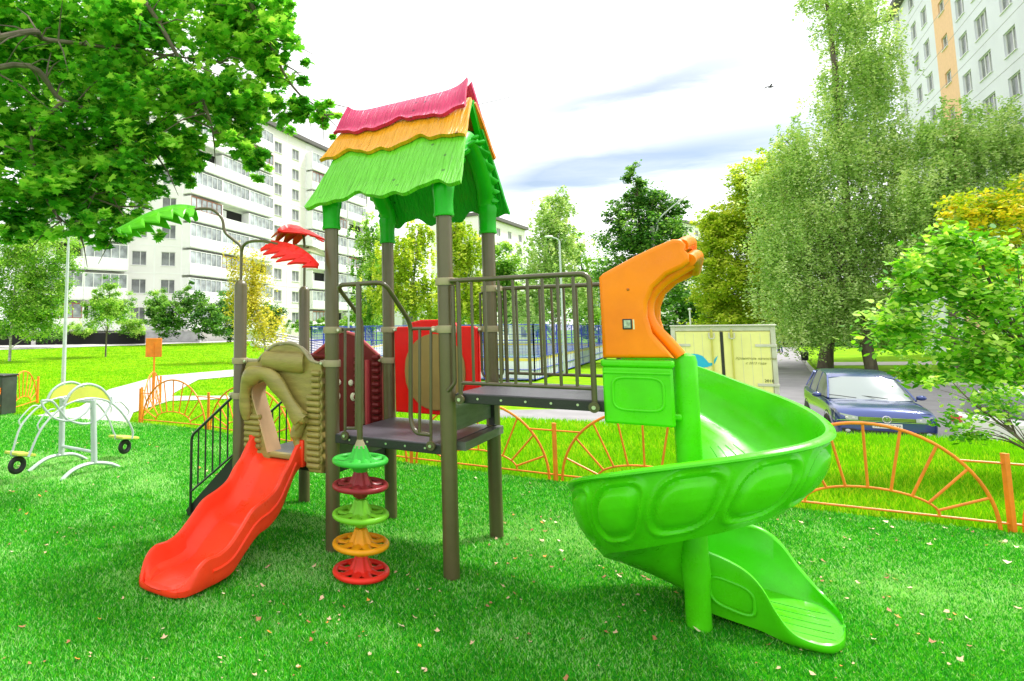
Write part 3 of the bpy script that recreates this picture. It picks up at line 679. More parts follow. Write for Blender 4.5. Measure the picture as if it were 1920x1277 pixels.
# ---- palm leaves on the two short posts
def frond(name, line, m, wid=.20, droop=.55, th=.016, jag=.5, side=None, n=46, teeth=5):
    line = catmull(line, 10); L = len(line); P = []; Q = []
    nv = 13
    for i in range(n+1):
        s = i/n; k = s*(L-1); a = int(min(L-2, k)); p = line[a].lerp(line[a+1], k-a); t = (line[a+1]-line[a]).normalized()
        sd = t.cross(Vector((0, 0, 1))).normalized() if side is None else (side-t*side.dot(t)).normalized()
        up = sd.cross(t).normalized(); 
        if up.z < 0: up = -up
        w = wid*(math.sin(PI*min(1, .12+s*.9))**.7)*(1 if s < .96 else .6)
        ph = (s*teeth) % 1; w *= 1-jag*ph*(1 if .08 < s < .97 else .2)
        r = []; r2 = []
        for j in range(nv):
            v = -1+2*j/(nv-1); q = p+sd*(v*w)+up*(-abs(v)**1.4*w*droop + .010*math.cos(v*PI*4)*(1-abs(v)) + (.012 if abs(v) < .12 else 0)) - t*(abs(v)*w*.25)
            r.append(q); r2.append(q-up*th)
        P.append(r); Q.append(r2)
    return MB().slab(P, Q).build(name, m, None)
def palm(x, y, arms):
    for stem, leaf, m, kw in arms:
        pm = POSTS['A'][3] if y < .5 else POSTS['B'][3]
        MB().tube(catmull(stem, 8), .0135, 10).build('palm_stem', K['post'], pm)
        o = frond('palm_leaf', leaf, m, **kw); o.parent = pm
def vp(px, py, d, base):                    # local point on a vertical plane through the post in direction d
    n = Vector((-d[1], d[0], 0)); P0 = LO+LU*base[0]+LW*base[1]; nn = LU*n.x+LW*n.y
    P = onplane(px, py, P0, nn)-LO; return Vector((P.dot(LU), P.dot(LW), P.z))
A = (-SX, 0); dA = Vector((-.85, -.52)).normalized(); dR = Vector((.9, -.30)).normalized()
sa = lambda px, py: vp(px, py, dA, A); sr = lambda px, py: vp(px, py, dR, A)
stemL = [(-SX, 0, 2.12), sa(452.5, 480), sa(451, 462), sa(438, 450), sa(422, 435), sa(416, 410), sa(400, 394), sa(380, 391), sa(362, 393)]
stemR = [sa(452.5, 482), sr(455, 464), sr(466, 454), sr(490, 452), sr(512, 456), sr(530, 460)]
palm(*A, [(stemL, [sa(366, 391), sa(330, 388), sa(280, 402), sa(235, 425), sa(219, 433)], K['lf_green'], dict(wid=.16, droop=.9, teeth=7, jag=.62)),
          (stemR, [sr(508, 455), sr(545, 462), sr(575, 478), sr(597, 500)], K['lf_red'], dict(wid=.16, droop=.7, teeth=6, jag=.68))])
Bp = (-SX, SY); dB = Vector((1, 0)); dU = Vector((.70, -.72))
sb = lambda px, py, d=(1, 0): vp(px, py, d, Bp)
stemB = [(-SX, SY, 2.12), sb(571, 470), sb(570, 450), sb(568, 437), sb(565, 428)]
sdv = Vector((1, .1, 0))
palm(*Bp, [(stemB, [Vector((-SX-.03, SY+.10, 2.70)), Vector((-SX-.03, SY-.05, 2.745)), Vector((-SX-.03, SY-.25, 2.73)), Vector((-SX-.02, SY-.40, 2.66))], K['lf_red'], dict(wid=.33, droop=.45, side=sdv, teeth=4, jag=.62)),
           ([sb(571, 478), sb(572, 468), sb(580, 464)], [sb(553, 462), sb(575, 464), sb(592, 468), sb(612, 480)], K['lf_pale'], dict(wid=.07, droop=.6, teeth=3, jag=.3))])

# ---- spiral slide
g = empty('spiral_slide', (2.42, .10, 0), 0, TOWER); RO = .662; RI = .055
MB().lathe([(.062, -.02), (.066, 0), (.064, .25), (.074, .32), (.068, .45), (.068, 1.35), (.070, 1.50), (.062, 1.535), (.03, 1.55), (0, 1.552)], (0, 0, 0), 36).build('centre_column', K['spiral'], g)
# rim height over the turn (degrees clockwise from the entry side)
TK = [-25, 0, 30, 60, 90, 120, 150, 180, 210, 240, 270, 300, 330, 360, 380]
ZR = [1.50, 1.455, 1.335, 1.25, 1.185, 1.155, 1.115, 1.045, .945, .835, .71, .58, .48, .415, .39]
ZF = [1.20, 1.13, 1.03, .945, .88, .83, .775, .69, .58, .47, .36, .27, .20, .155, .13]
zc = catmull([Vector((a, b_, 0)) for a, b_ in zip(TK, ZR)], 8); zfc = catmull([Vector((a, b_, 0)) for a, b_ in zip(TK, ZF)], 8)
zi = lambda c, t: float(np.interp(t, [p.x for p in c], [p.y for p in c]))
def bump_panel(t, v):                      # raised rounded-square rings on the outer wall: t in degrees, v 0 (rim) .. 1 (keel)
    per = 33.; u = ((t+8-14*v) % per)/per-.5; vv = (v-.47)/.36
    d = (abs(u/.40)**3.2+abs(vv)**3.2)**(1/3.2)
    return .020/(1+math.exp((d-.76)/.045)) + .014*math.exp(-((d-1.10)/.085)**2) - .008*math.exp(-((d-.92)/.07)**2)
def section(t, straight=None):
    """closed section: list of (r, z): outer wall from rim down, keel, inner wall up, floor back to the rim"""
    zr, zf = zi(zc, t), zi(zfc, t); H = zr-zf; zb = zf-.055; o = []
    nO = 44; rout = lambda v: RO-.028+.006*math.sin(PI*min(1, v*2.2))-.03*v-.26*max(0, v-.4)**1.5
    for k in range(nO+1):
        v = k/nO; z = zr-.03-(zr-.03-zb)*v
        r = rout(v)
        r += bump_panel(t, v)*(1 if 15 < t < 345 else max(0, 1-max(15-t, t-345)/12))
        o.append((r, z))
    ri = RI
    rk = o[-1][0]
    for k in range(1, 7): q = k/6; o.append((rk+(ri-rk)*q, zb-.022*math.sin(PI*q)+.03*q))
    inner = [(ri, zf+.03), (ri+.03, zf+.016), (ri+.10, zf+.004), (.22, zf), (.32, zf+.002)]
    for f in (.03, .10, .22, .40, .62, .82):
        z = zf+f*H; v = (zr-.03-z)/(zr-.03-zb); inner.append((rout(v)-.030-.10*(1-f)**5, z))
    q = RO-.672; inner += [(.632+q, zr-.018), (.640+q, zr-.003), (.652+q, zr), (.668+q, zr-.002), (.680+q, zr-.012), (.682+q, zr-.022), (.672+q, zr-.030)]
    return o+inner
b = MB(); P = []
ts = np.linspace(-12, 362, 560)
for t in ts:
    a = math.radians(t); P.append([(r*math.sin(a), r*math.cos(a), z) for r, z in section(t)])
c = P[-1]
b.grid(P, wrap_v=True); n = len(P[0]); b.f.append(tuple(range(n))); b.m.append(0); b.f.append(tuple((len(P)-1)*n+i for i in range(n))[::-1]); b.m.append(0)
# run-out past the full turn, heading +x, with a high back wall and a lower front wall
ip = lambda s, a, c_: float(np.interp(s, a, c_))
sm = lambda a, c_: [Vector((x, z, 0)) for x, z in zip(a, c_)]
def curve1(a, c_):
    cc_ = catmull(sm(a, c_), 8); xs_, zs2 = [p.x for p in cc_], [p.y for p in cc_]; return lambda s: ip(s, xs_, zs2)
ZB = curve1([-.05, .08, .2, .33, .43, .52, .61, .68, .74], [.425, .43, .44, .435, .37, .235, .13, .095, .085])
ZI = curve1([-.05, .06, .15, .24, .31, .36, .42, .5, .62, .74], [.44, .42, .395, .35, .28, .19, .115, .085, .080, .078])
ZFL = curve1([-.05, .1, .25, .4, .55, .74], [.135, .105, .082, .068, .058, .055])
def ro_flo(s): return ZFL(s)
P = []
for s in list(np.linspace(-.04, .52, 44))+list(.52+.16*np.sin(np.linspace(0, PI/2, 20)[1:])):
    zb_, zi_, zf = ZB(s), ZI(s), ZFL(s); nose = max(0, (s-.52)/.16); sq = (1-min(.985, nose)**2.4)**.5
    yb, yf = .695-.02*smooth(s/.5), .045-.085*smooth((s-.25)/.2); ym = .34; hb = (yb-ym)*sq; hf = (ym-yf)*sq
    hB, hF = zb_-zf, zi_-zf; row = []
    for v in np.linspace(0, 1, 9): row.append((hb-.004-.10*hb*v**2, zb_-.012-(zb_-.012-(zf-.035))*v))
    row += [(hb*.45, zf-.045), (0, zf-.048), (-hf*.45, zf-.045)]
    for v in np.linspace(1, 0, 9): row.append((-hf+.004+.10*hf*v**2, zi_-.012-(zi_-.012-(zf-.035))*v))
    row += [(-hf+.006, zi_-.002), (-hf+.022, zi_+.003), (-hf+.040, zi_-.004), (-hf+.050, zi_-.018*min(1, hF*8)-.0)]
    for v in (.35, .7, .9): row.append((-hf+.05+.07*v**2*min(1, sq*1.2), zf+(hF-.02)*(1-v)**1.3+.002))
    row += [(-hf*.45, zf+.002), (0, zf), (hb*.45, zf+.002)]
    for v in (.9, .7, .35): row.append((hb-.05-.07*v**2*min(1, sq*1.2), zf+(hB-.02)*(1-v)**1.3+.002))
    row += [(hb-.050, zb_-.018*min(1, hB*8)), (hb-.040, zb_-.004), (hb-.022, zb_+.003), (hb-.006, zb_-.002)]
    P.append([(s, ym+y, z) for y, z in row])
b.grid(P, wrap_v=True); n = len(P[0]); b.f.append(tuple(range(len(b.v)-len(P)*n, len(b.v)-len(P)*n+n))); b.m.append(0); b.f.append(tuple(len(b.v)-n+i for i in range(n))[::-1]); b.m.append(0)
b.build('chute', K['spiral'], g)
rp = []
for q in np.linspace(0, 2*PI, 49)[:-1]:
    cq, sq_ = math.cos(q), math.sin(q); x = .165+.105*abs(cq)**.6*(1 if cq > 0 else -1); z = .205+.075*abs(sq_)**.6*(1 if sq_ > 0 else -1)-.25*(x-.165); rp.append((x, .052, z))
MB().tube(rp, .010, 8, closed=True).build('moulded_ring', K['spiral'], g)
# flow lines scratched along the sliding floor
b = MB()
for rr_ in (.16, .22, .28, .34, .40):
    b.tube([(rr_*math.sin(math.radians(t)), rr_*math.cos(math.radians(t)), zi(zfc, t)+.0045) for t in np.linspace(40, 130, 24)], .0022, 4)
lm_ = mat('mould_line', (.05, .30, .01), .4); b.build('mould_lines', lm_, g); b = MB()
for k in range(6):
    y = .10+k*.085; b.tube([(x, y+.06*(x-.4), ro_flo(x-.0)+.0035) for x in np.linspace(.34, .62, 10)], .0018, 4)
b.build('mould_lines', lm_, g)
# entry box with moulded side panels
gx = -2.42; g2 = g
def entry_side(y, s):
    b = MB(); b.box(-.425, -.05, y-.03, y+.03, 1.135, 1.47); b.box(-.432, -.04, y-.036, y+.036, 1.468, 1.512)
    o = b.build('entry_side', K['spiral'], g2, bevel=.014)
    rp = []
    for q in np.linspace(0, 2*PI, 49)[:-1]:
        cq, sq_ = math.cos(q), math.sin(q); rp.append((-.235+.135*abs(cq)**.45*(1 if cq > 0 else -1), y+s*.030, 1.315+.095*abs(sq_)**.45*(1 if sq_ > 0 else -1)))
    MB().tube(rp, .009, 8, closed=True).build('moulded_ring', K['spiral'], g2)
    MB().tube([(-.42, y+s*.030, 1.435), (-.06, y+s*.030, 1.435)], .008, 8).build('moulded_line', K['spiral'], g2)
entry_side(-.115, -1); entry_side(.70, 1)
MB().box(-.43, -.02, -.085, .67, 1.17, 1.205).build('entry_floor', K['spiral'], g2, bevel=.01)
# orange hood
def hood(y):
    l = [(1125, 521), (1131, 671), (1268, 671), (1250, 650), (1232, 622), (1222, 590), (1222, 560), (1235, 535), (1262, 512), (1288, 500), (1300, 488), (1296, 474), (1284, 462), (1270, 458), (1225, 472), (1190, 482)]
    l = [(1125, 521), (1129, 600), (1132, 671), (1264, 671), (1246, 650), (1224, 625), (1215, 595), (1215, 568), (1226, 540), (1252, 516), (1282, 502), (1293, 492), (1292, 478), (1284, 470), (1286, 460), (1278, 450), (1262, 450), (1228, 464), (1190, 482), (1150, 504), (1132, 514)]
    pl = [(lp(px, py, 0).x-2.42, lp(px, py, 0).z) for px, py in l]
    o = solid(pl, [], .07, .022, lambda a, b_, c: (a, c+y, b_), 'hood_side', K['orange'], hd); return o
hd = empty('slide_hood', (2.42, .10, 0), 0, TOWER)
hood(-.115); hood(.70)
def hp(px, py, y): v = lp(px, py, y+.10); return Vector((v.x-2.42, y, v.z))
# arched top joining the two sides, with two rolled lips
arc = []
z0 = lp(1190, 484, 0).z; x0_ = lp(1190, 484, 0).x-2.42
def arch_pts(xo, zo, r, n=16, y0=-.115, y1=.70):
    return [(xo+.03*math.sin(PI*i/n), y0+(y1-y0)*i/n, zo+.06*math.sin(PI*i/n)) for i in range(n+1)]
P = []; Q = []
prof = [(-.24, 2.085), (-.16, 2.13), (-.08, 2.165), (.0, 2.185), (.05, 2.175)]
for i in range(17):
    q = i/16; y = -.13+.845*q; dz = .045*math.sin(PI*q)
    P.append([(x+.02*math.sin(PI*q), y, z+dz) for x, z in prof]); Q.append([(x+.02*math.sin(PI*q), y, z+dz-.035) for x, z in prof])
MB().slab(P, Q).build('hood_arch', K['orange'], hd)
MB().tube(arch_pts(.028, 2.172, 0, y0=-.10, y1=.69), .038, 14).build('rolled_lip', K['orange'], hd)
MB().tube(arch_pts(.062, 2.085, 0, y0=-.10, y1=.69), .036, 14).build('rolled_lip', K['orange'], hd)
for y in (-.055,):
    e2 = [(1275, 668), (1250, 640), (1224, 612), (1214, 585), (1218, 555), (1240, 528), (1270, 508), (1296, 492)]
    MB().tube(catmull([Vector((lp(a, c, 0).x-2.42, y, lp(a, c, 0).z)) for a, c in e2], 6), .034, 16).build('moulded_rib', K['orange'], hd)
b = MB(); c0 = lp(1173, 608, -.155); c0.x -= 2.42
b.box(c0.x-.030, c0.x+.022, -.156, -.148, c0.z-.030, c0.z+.032); b.build('label_plate', K['black'], hd, bevel=.003)
b = MB(); b.box(c0.x-.022, c0.x+.014, -.160, -.155, c0.z-.022, c0.z+.024); b.build('label_face', mat('label_face', (.40, .46, .36), .5, var=.4, vscale=60), hd)
b = MB(); b.box(c0.x+.026, c0.x+.034, -.152, -.148, c0.z-.03, c0.z+.028); b.build('label_strip', mat('label_strip', (.75, .70, .45), .5), hd)
c1 = lp(1173, 541, -.15); MB().sphere((c1.x-2.42, -.152, c1.z), (.008, .006, .008), 10, 6).build('bolt', mat('orange_bolt', (.45, .12, .01), .4), hd)
# ================================================================== ORANGE FENCE
def sun_panel(P, Q, z0=.0):                 # panel between two post feet: returns meshes in world coordinates
    P, Q = Vector((P[0], P[1], 0)), Vector((Q[0], Q[1], 0)); d = (Q-P); L = d.length; u = d/L; up = Vector((0, 0, 1)); C0 = (P+Q)/2
    a = L/2-.07; h = .83; a2 = a*.56; h2 = .17; zb = .10
    f = lambda q, aa, hh, z: C0+u*(aa*math.cos(q))+up*(z+hh*math.sin(q))
    b = MB(); b.tube([f(q, a, h-.03, .03) for q in np.linspace(0, PI, 33)], .0145, 8)
    b.tube([f(q, a2, h2, zb) for q in np.linspace(0, PI, 21)], .0105, 8)
    b.tube([P+up*.085, Q+up*.085], .0105, 8)
    for s, e in ((P, -1), (Q, 1)):
        zt = .565; x = a*math.sqrt(1-((zt-.03)/(h-.03))**2); b.tube([s+up*zt, C0+u*(e*x)+up*zt], .0095, 8)
    for i in range(9):
        q0 = PI*(.06+.88*i/8); b.tube([f(q0, a2, h2, zb), f(PI*(.10+.80*i/8), a, h-.03, .03)], .0112, 8)
    return b
def fence(pts, label, tops=.64):
    o = tag(empty('orange_fence', (pts[0][0], pts[0][1], 0)), label, 'fence', None); off = Vector((pts[0][0], pts[0][1], 0))
    for p in pts:
        b = MB(); b.box(p[0]-.02, p[0]+.02, p[1]-.02, p[1]+.02, -.02, tops); b.box(p[0]-.022, p[0]+.022, p[1]-.022, p[1]+.022, tops, tops+.008)
        q = b.build('fence_post', K['fence'], o, bevel=.003); q.location = -off
    for p, q in zip(pts, pts[1:]):
        m = sun_panel(p, q).build('sunburst_panel', K['fence'], o); m.location = -off
fence(FENCE, 'long low orange fence of sunburst panels running behind the play tower')
g0 = gnd(70, 757); g1 = gnd(8, 778); fence([(g0.x, g0.y), (g1.x, g1.y), (g1.x*2-g0.x, g1.y*2-g0.y)], 'short orange sunburst fence by the dark bin on the left lawn')
g0 = gnd(268, 792); g1 = gnd(287, 762); fence([(g0.x-.05, g0.y+.05), (g1.x, g1.y+.5)], 'orange fence return seen almost edge-on beside the path')
# ---- orange notice board seen from behind
p = gnd(287, 765); o = tag(empty('notice_sign', (p.x, p.y, 0)), 'plain orange notice board on a thin orange post by the path', 'sign')
H = 1.7-(at(287, 634, p.y).z-1.7)*-1 if 0 else at(287, 634, p.y).z
MB().tube([(0, 0, -.02), (0, 0, H-.03)], .022, 10).build('post', K['fence'], o)
w = 30/FPX*p.y/2
MB().box(-w, w, -.06, -.03, H-.42, H).build('board', K['fence'], o, bevel=.01); MB().box(-.012, .012, -.075, -.06, H-.40, H-.1).build('bracket', K['fence'], o)
# ---- dark litter bin at the left edge
p = gnd(-8, 778); o = tag(empty('litter_bin', (p.x, p.y, 0), math.radians(-12)), 'dark grey box bin with a pale round emblem at the left edge', 'bin')
MB().box(-.31, .31, -.2, .2, .02, .80).build('body', mat('bin_grey', (.035, .05, .035), .5, var=.3), o, bevel=.012); MB().box(-.33, .33, -.22, .22, .80, .835).build('lid', K['black'], o, bevel=.01)
b = MB(); b.lathe([(.0, .0), (.12, 0), (.13, .006), (.0, .008)], (0, 0, 0), 24); 
b.v = [(x+.14, -.2-z, y+.47) for x, y, z in b.v]; b.build('emblem_disc', K['black'], o)
b = MB(); 
for k in range(3):
    q = k*2*PI/3+.5; q2 = q+1.35; b.obox((.115+.055*math.cos(q), -.213, .47+.055*math.sin(q)), (.035*math.cos(q+1.57), 0, .035*math.sin(q+1.57)), (0, .004, 0), (.016*math.cos(q), 0, .016*math.sin(q)))
b.build('emblem_mark', mat('emblem_pale', (.60, .64, .62), .5), o, smooth=False)
# ---- silver rocker with two seats
fA, fB = gnd(115, 903), gnd(227, 877); bA, bB = gnd(56, 883), gnd(168, 866)
du = (fB-fA).normalized(); nrm = Vector((-du.y, du.x, 0)); cf = gnd(177, 866); cb = gnd(113, 852)
cf = (fA+fB)/2; cb = (bA+bB)/2
o = tag(empty('seesaw', (cf.x, cf.y, 0)), 'silver tubular rocker with yellow crescents and two seats on tyres', 'seesaw')
off = Vector((cf.x, cf.y, 0))
Fp = lambda px, py: onplane(px, py, cf, nrm)-off
Bp_ = lambda px, py: onplane(px, py, cb, nrm)-off
Mp = lambda px, py: onplane(px, py, (cf+cb)/2, nrm)-off
sc = lambda X, Y: (X*280/1490, 680+Y*240/1277)
def Z(fn, l): return [fn(*sc(*q)) for q in l]
MB().tube(catmull([p for p in Z(Fp, [(595, 1195), (690, 1100), (800, 1035), (940, 1000), (1080, 1005), (1150, 1025), (1220, 1058)])], 6), .030, 12, flat=.7).build('base_arc', K['silver'], o)
MB().tube(catmull(Z(Bp_, [(285, 1088), (380, 1010), (480, 950), (600, 920), (720, 912), (810, 938), (895, 985)]), 6), .030, 12, flat=.7).build('base_arc', K['silver'], o)
MB().tube(Z(Fp, [(940, 1000), (930, 375)]), .036, 14).build('upright', K['silver'], o); MB().tube(Z(Bp_, [(612, 920), (625, 355)]), .036, 14).build('upright', K['silver'], o)
MB().tube([Bp_(*sc(612, 832)), Fp(*sc(935, 892))], .020, 10).build('cross_tube', K['silver'], o)
MB().tube([Bp_(*sc(625, 372)), Fp(*sc(925, 385))], .022, 10).build('pivot_axle', K['silver'], o)
T = .0135
b = MB()
b.tube(catmull(Z(Fp, [(285, 940), (330, 830), (400, 680), (520, 530), (660, 420), (780, 375), (930, 355), (1080, 385), (1190, 470), (1280, 590), (1325, 690), (1318, 758)]), 6), T, 8)
b.tube(catmull(Z(Bp_, [(125, 905), (135, 850), (200, 650), (300, 520), (400, 430), (500, 375), (620, 345), (760, 340), (900, 365), (1010, 450), (1090, 580), (1130, 690), (1165, 752)]), 6), T, 8)
b.build('long_beam', K['silver'], o)
b = MB()
b.tube(catmull(Z(Fp, [(415, 380), (430, 440), (500, 520), (560, 560), (660, 580), (760, 560), (850, 500), (900, 440)]), 6), T, 8)
b.tube(catmull(Z(Fp, [(415, 380), (520, 385), (600, 480), (680, 570), (820, 610), (940, 590), (1040, 520), (1110, 400), (1110, 340)]), 6), T, 8)
b.build('cradle_tube', K['silver'], o)
b = MB(); b.tube(catmull(Z(Fp, [(640, 420), (690, 320), (780, 240), (890, 215), (1000, 250), (1070, 320), (1115, 400)]), 6), T*1.15, 8); b.tube(catmull(Z(Bp_, [(470, 370), (520, 280), (610, 215), (710, 195), (790, 215), (840, 250)]), 6), T*1.15, 8); b.build('hoop', K['silver'], o)
def crescent(fn, top, bot):
    t = catmull(Z(fn, top), 6); q = catmull(Z(fn, bot), 6); m = min(len(t), len(q)); t = [t[int(i*(len(t)-1)/(m-1))] for i in range(m)]; q = [q[int(i*(len(q)-1)/(m-1))] for i in range(m)]
    n = nrm*.008; MB().slab([[a-n for a in t], [a-n for a in q]], [[a+n for a in t], [a+n for a in q]]).build('yellow_crescent', K['yellow_seat'], o, smooth=False)
crescent(Fp, [(665, 410), (710, 325), (790, 260), (890, 235), (1000, 268), (1060, 325), (1095, 375)], [(670, 415), (760, 372), (850, 352), (930, 350), (1010, 358), (1060, 372), (1095, 380)])
crescent(Bp_, [(490, 370), (540, 285), (620, 230), (710, 215), (760, 222), (800, 245)], [(500, 375), (560, 352), (620, 335), (700, 315), (760, 290), (800, 255)])
for fn, l in ((Bp_, [(215, 640), (190, 600), (200, 560), (290, 460), (340, 430), (380, 432), (400, 450)]), (Fp, [(400, 690), (375, 640), (385, 600), (440, 520), (500, 470), (545, 465)]), (Fp, [(1270, 520), (1285, 480), (1215, 400), (1180, 390), (1150, 400)]), (Bp_, [(975, 420), (1060, 380), (1110, 440), (1105, 500)])):
    MB().tube(catmull(Z(fn, l), 5), .009, 8).build('handle', K['silver'], o)
def seat(l, r, tyre, R_):
    L_, R2 = Mp(*sc(*l)), Mp(*sc(*r)); c = (L_+R2)/2; 
    b = MB(); b.obox(c, (R2-L_)/2, nrm*.15, (0, 0, .016)); b.build('seat', K['yellow_seat'], o, bevel=.008)
    MB().tube(rounded([L_+Vector((0, 0, .03)), L_-Vector((0, 0, .025)), R2-Vector((0, 0, .025)), R2+Vector((0, 0, .03))], .03), .012, 8).build('seat_tube', K['silver'], o)
    t = Mp(*sc(*tyre)); ring = [t+du*(R_*math.cos(q))+Vector((0, 0, R_*math.sin(q))) for q in np.linspace(0, 2*PI, 33)[:-1]]
    MB().tube(ring, .030, 10, closed=True).build('tyre', K['tyre'], o)
seat((112, 905), (292, 910), (170, 1022), .072); seat((1150, 742), (1320, 742), (1245, 838), .066)

# ================================================================== LAMP POSTS, POLES
def pole(name, label, px, py_top, Y, z0, r0, r1, m, top=None, group=None, cat='lamp post'):
    P = at(px, py_top, Y); base = at(px, py_top, Y); h = P.z
    # foot straight below the head
    o = tag(empty(name, (P.x, P.y, z0)), label, cat, group)
    MB().tube([(0, 0, -.1), (0, 0, (h-z0)*.45), (0, 0, h-z0)], [r0, (r0+r1)/2, r1], 12).build('mast', m, o); return o, h-z0
pb = gnd(120, 722); h = 0
o, h = pole('lamp_post', 'tall slim grey lamp post standing on the left lawn', 128, 462, 14.6, 0, .055, .032, K['silver'])
MB().tube(rounded([(0, 0, h), (0, 0, h+.25), (-.12, 0, h+.3), (-.7, 0, h+.38)], .1), .025, 8).build('arm', K['silver'], o); MB().box(-1.0, -.62, -.07, .07, h+.33, h+.42).build('lamp_head', K['grey'], o, bevel=.02)
o, h = pole('lamp_post', 'thin pale lamp post beside the white apartment block, left of the climber frame', 653, 515, 34, -.4, .06, .04, K['silver'])
MB().box(-.3, .1, -.08, .08, h, h+.08).build('lamp_head', K['grey'], o, bevel=.02)
o, h = pole('lamp_post', 'silver lamp post rising behind the bridge rail', 1049, 452, 34, -.95, .08, .05, K['silver'])
MB().tube([(0, 0, h), (-.15, 0, h+.15), (-.5, 0, h+.25)], .035, 8).build('arm', K['silver'], o); MB().sphere((-.6, 0, h+.27), (.26, .12, .06), 12, 6).build('lamp_head', K['white'], o)
o, h = pole('lamp_post', 'small distant lamp post just left of the orange slide hood', 1120, 490, 60, -.95, .07, .05, K['silver']); MB().sphere((-.25, 0, h), (.35, .15, .1), 12, 6).build('lamp_head', K['white'], o)
o, h = pole('lamp_post', 'short white lamp post showing above the roof of the delivery truck', 1293, 580, 40, -.95, .06, .05, K['white']); MB().sphere((0, 0, h), (.12, .12, .09), 12, 6).build('lamp_head', K['white'], o)
o, h = pole('utility_pole', 'stout concrete pole with a long curved lamp arm in front of dark trees', 1223, 425, 44, -.95, .17, .15, mat('concrete_pole', (.42, .42, .42), .8, var=.1), cat='pole')
MB().tube(catmull([(0, 0, h-.8), (.35, 0, h-.2), (.5, 0, h+.5), (1.2, 0, h+1.2), (2.1, 0, h+1.9)], 6), .05, 8).build('lamp_arm', K['silver'], o)
MB().obox((2.4, 0, h+2.1), (.35, 0, .22), (0, .1, 0), (-.03, 0, .05)).build('lamp_head', K['white'], o)
a_, c_ = at(893, 197, 14), at(1075, 142, 26)
tag(MB().tube(catmull([a_, (a_+c_)/2-Vector((0, 0, .12)), c_, c_+(c_-a_)*1.5+Vector((0, 0, 1.2)), at(1900, -60, 45)], 8), .008, 6).build('overhead_wire', K['black']), 'thin dark wire crossing the pale sky right of the roof ridge', 'cable')
# bird
p = at(1444, 163, 30); o = empty('bird', p)
b = MB(); b.sphere((0, 0, 0), (.13, .05, .05), 12, 8); b.sphere((.14, 0, .02), (.045, .035, .035), 8, 6)
b.slab([[(-.04, 0, .02), (.06, 0, .02)], [(-.07, -.16, .09), (.03, -.15, .10)], [(-.10, -.33, .04), (-.04, -.33, .05)]], [[(-.04, 0, .01), (.06, 0, .01)], [(-.07, -.16, .08), (.03, -.15, .09)], [(-.10, -.33, .035), (-.04, -.33, .045)]])
b.slab([[(-.04, 0, .02), (.06, 0, .02)], [(-.07, .16, .09), (.03, .15, .10)], [(-.10, .33, .04), (-.04, .33, .05)]], [[(-.04, 0, .01), (.06, 0, .01)], [(-.07, .16, .08), (.03, .15, .09)], [(-.10, .33, .035), (-.04, .33, .045)]])
b.slab([[(-.1, -.02, .0), (-.24, -.05, .0)], [(-.1, .02, 0), (-.24, .05, 0)]], [[(-.1, -.02, -.01), (-.24, -.05, -.01)], [(-.1, .02, -.01), (-.24, .05, -.01)]])
bpy.data.objects.remove(o); o = b.build('bird', mat('bird_dark', (.05, .05, .06), .7), loc=p); tag(o, 'small dark bird flying high in the pale sky', 'bird')

# ================================================================== SPORTS COURT
ZC = -.95
o = tag(empty('sports_court', (8, 30, ZC)), 'sports court with white boards, yellow stripe and blue mesh fence', 'sports court')
c0, c1, c2 = Vector((-2.5, 35.0, 0)), Vector((9.2, 30.3, 0)), Vector((24, 56, 0)); c3 = Vector((4, 66, 0))
offc = Vector((8, 30, 0))
def side(a, b_, np_, far=False):
    a = a-offc; b_ = b_-offc
    d = b_-a; u = d.normalized(); n = Vector((-u.y, u.x, 0))
    k = MB(); k.obox((a+b_)/2+Vector((0, 0, .62)), d/2, n*.02, (0, 0, .56)); k.build('board', K['board'], o, smooth=False)
    k = MB(); k.obox((a+b_)/2+Vector((0, 0, 1.06))-n*.026, d/2, n*.004, (0, 0, .07)); k.obox((a+b_)/2+Vector((0, 0, 1.06))+n*.026, d/2, n*.004, (0, 0, .07)); k.build('yellow_stripe', mat('stripe_yellow', (.80, .62, .10), .5), o, smooth=False)
    for i in range(np_+1):
        p = a+d*i/np_; MB().box(p.x-.035, p.x+.035, p.y-.035, p.y+.035, 0, 2.9).build('court_post', K['blue'], o, smooth=False)
    k = MB(); 
    for z in (.08, .55, 1.2, 2.05, 2.85): k.tube([a-n*.06+Vector((0, 0, z)), b_-n*.06+Vector((0, 0, z))], .022, 6)
    q = int(d.length/.55)
    for i in range(q): 
        p = a+d*(i+.5)/q-n*.06; k.tube([p+Vector((0, 0, .08)), p+Vector((0, 0, 1.2))], .012, 4)
    q = int(d.length/.16)
    for i in range(q):
        p = a+d*(i+.5)/q-n*.02; k.tube([p+Vector((0, 0, 1.2)), p+Vector((0, 0, 2.85))], .006, 4)
    for i in range(10): k.tube([a-n*.02+Vector((0, 0, 1.3+i*.155)), b_-n*.02+Vector((0, 0, 1.3+i*.155))], .006, 4)
    k.build('mesh_fence', K['blue'], o)
side(c0, c1, 5); side(c1, c2, 10); side(c2, c3, 7); side(c3, c0, 11)
k = MB(); k.add([tuple(c-offc+Vector((0, 0, .04))) for c in (c0, c1, c2, c3)], [(0, 1, 2, 3)]); k.build('court_floor', mat('court_floor', (.20, .36, .30), .8, var=.1), o, smooth=False)
tag(drape([(8.9, 29.0), (-2.0, 33.4), (-1.0, 31.0), (5, 28.4), (8.4, 27.4)], .05, 'court_apron', mat('apron_rubber', (.10, .28, .22), .9, var=.15), 1.5, lambda x, y: -.985), kind='structure')
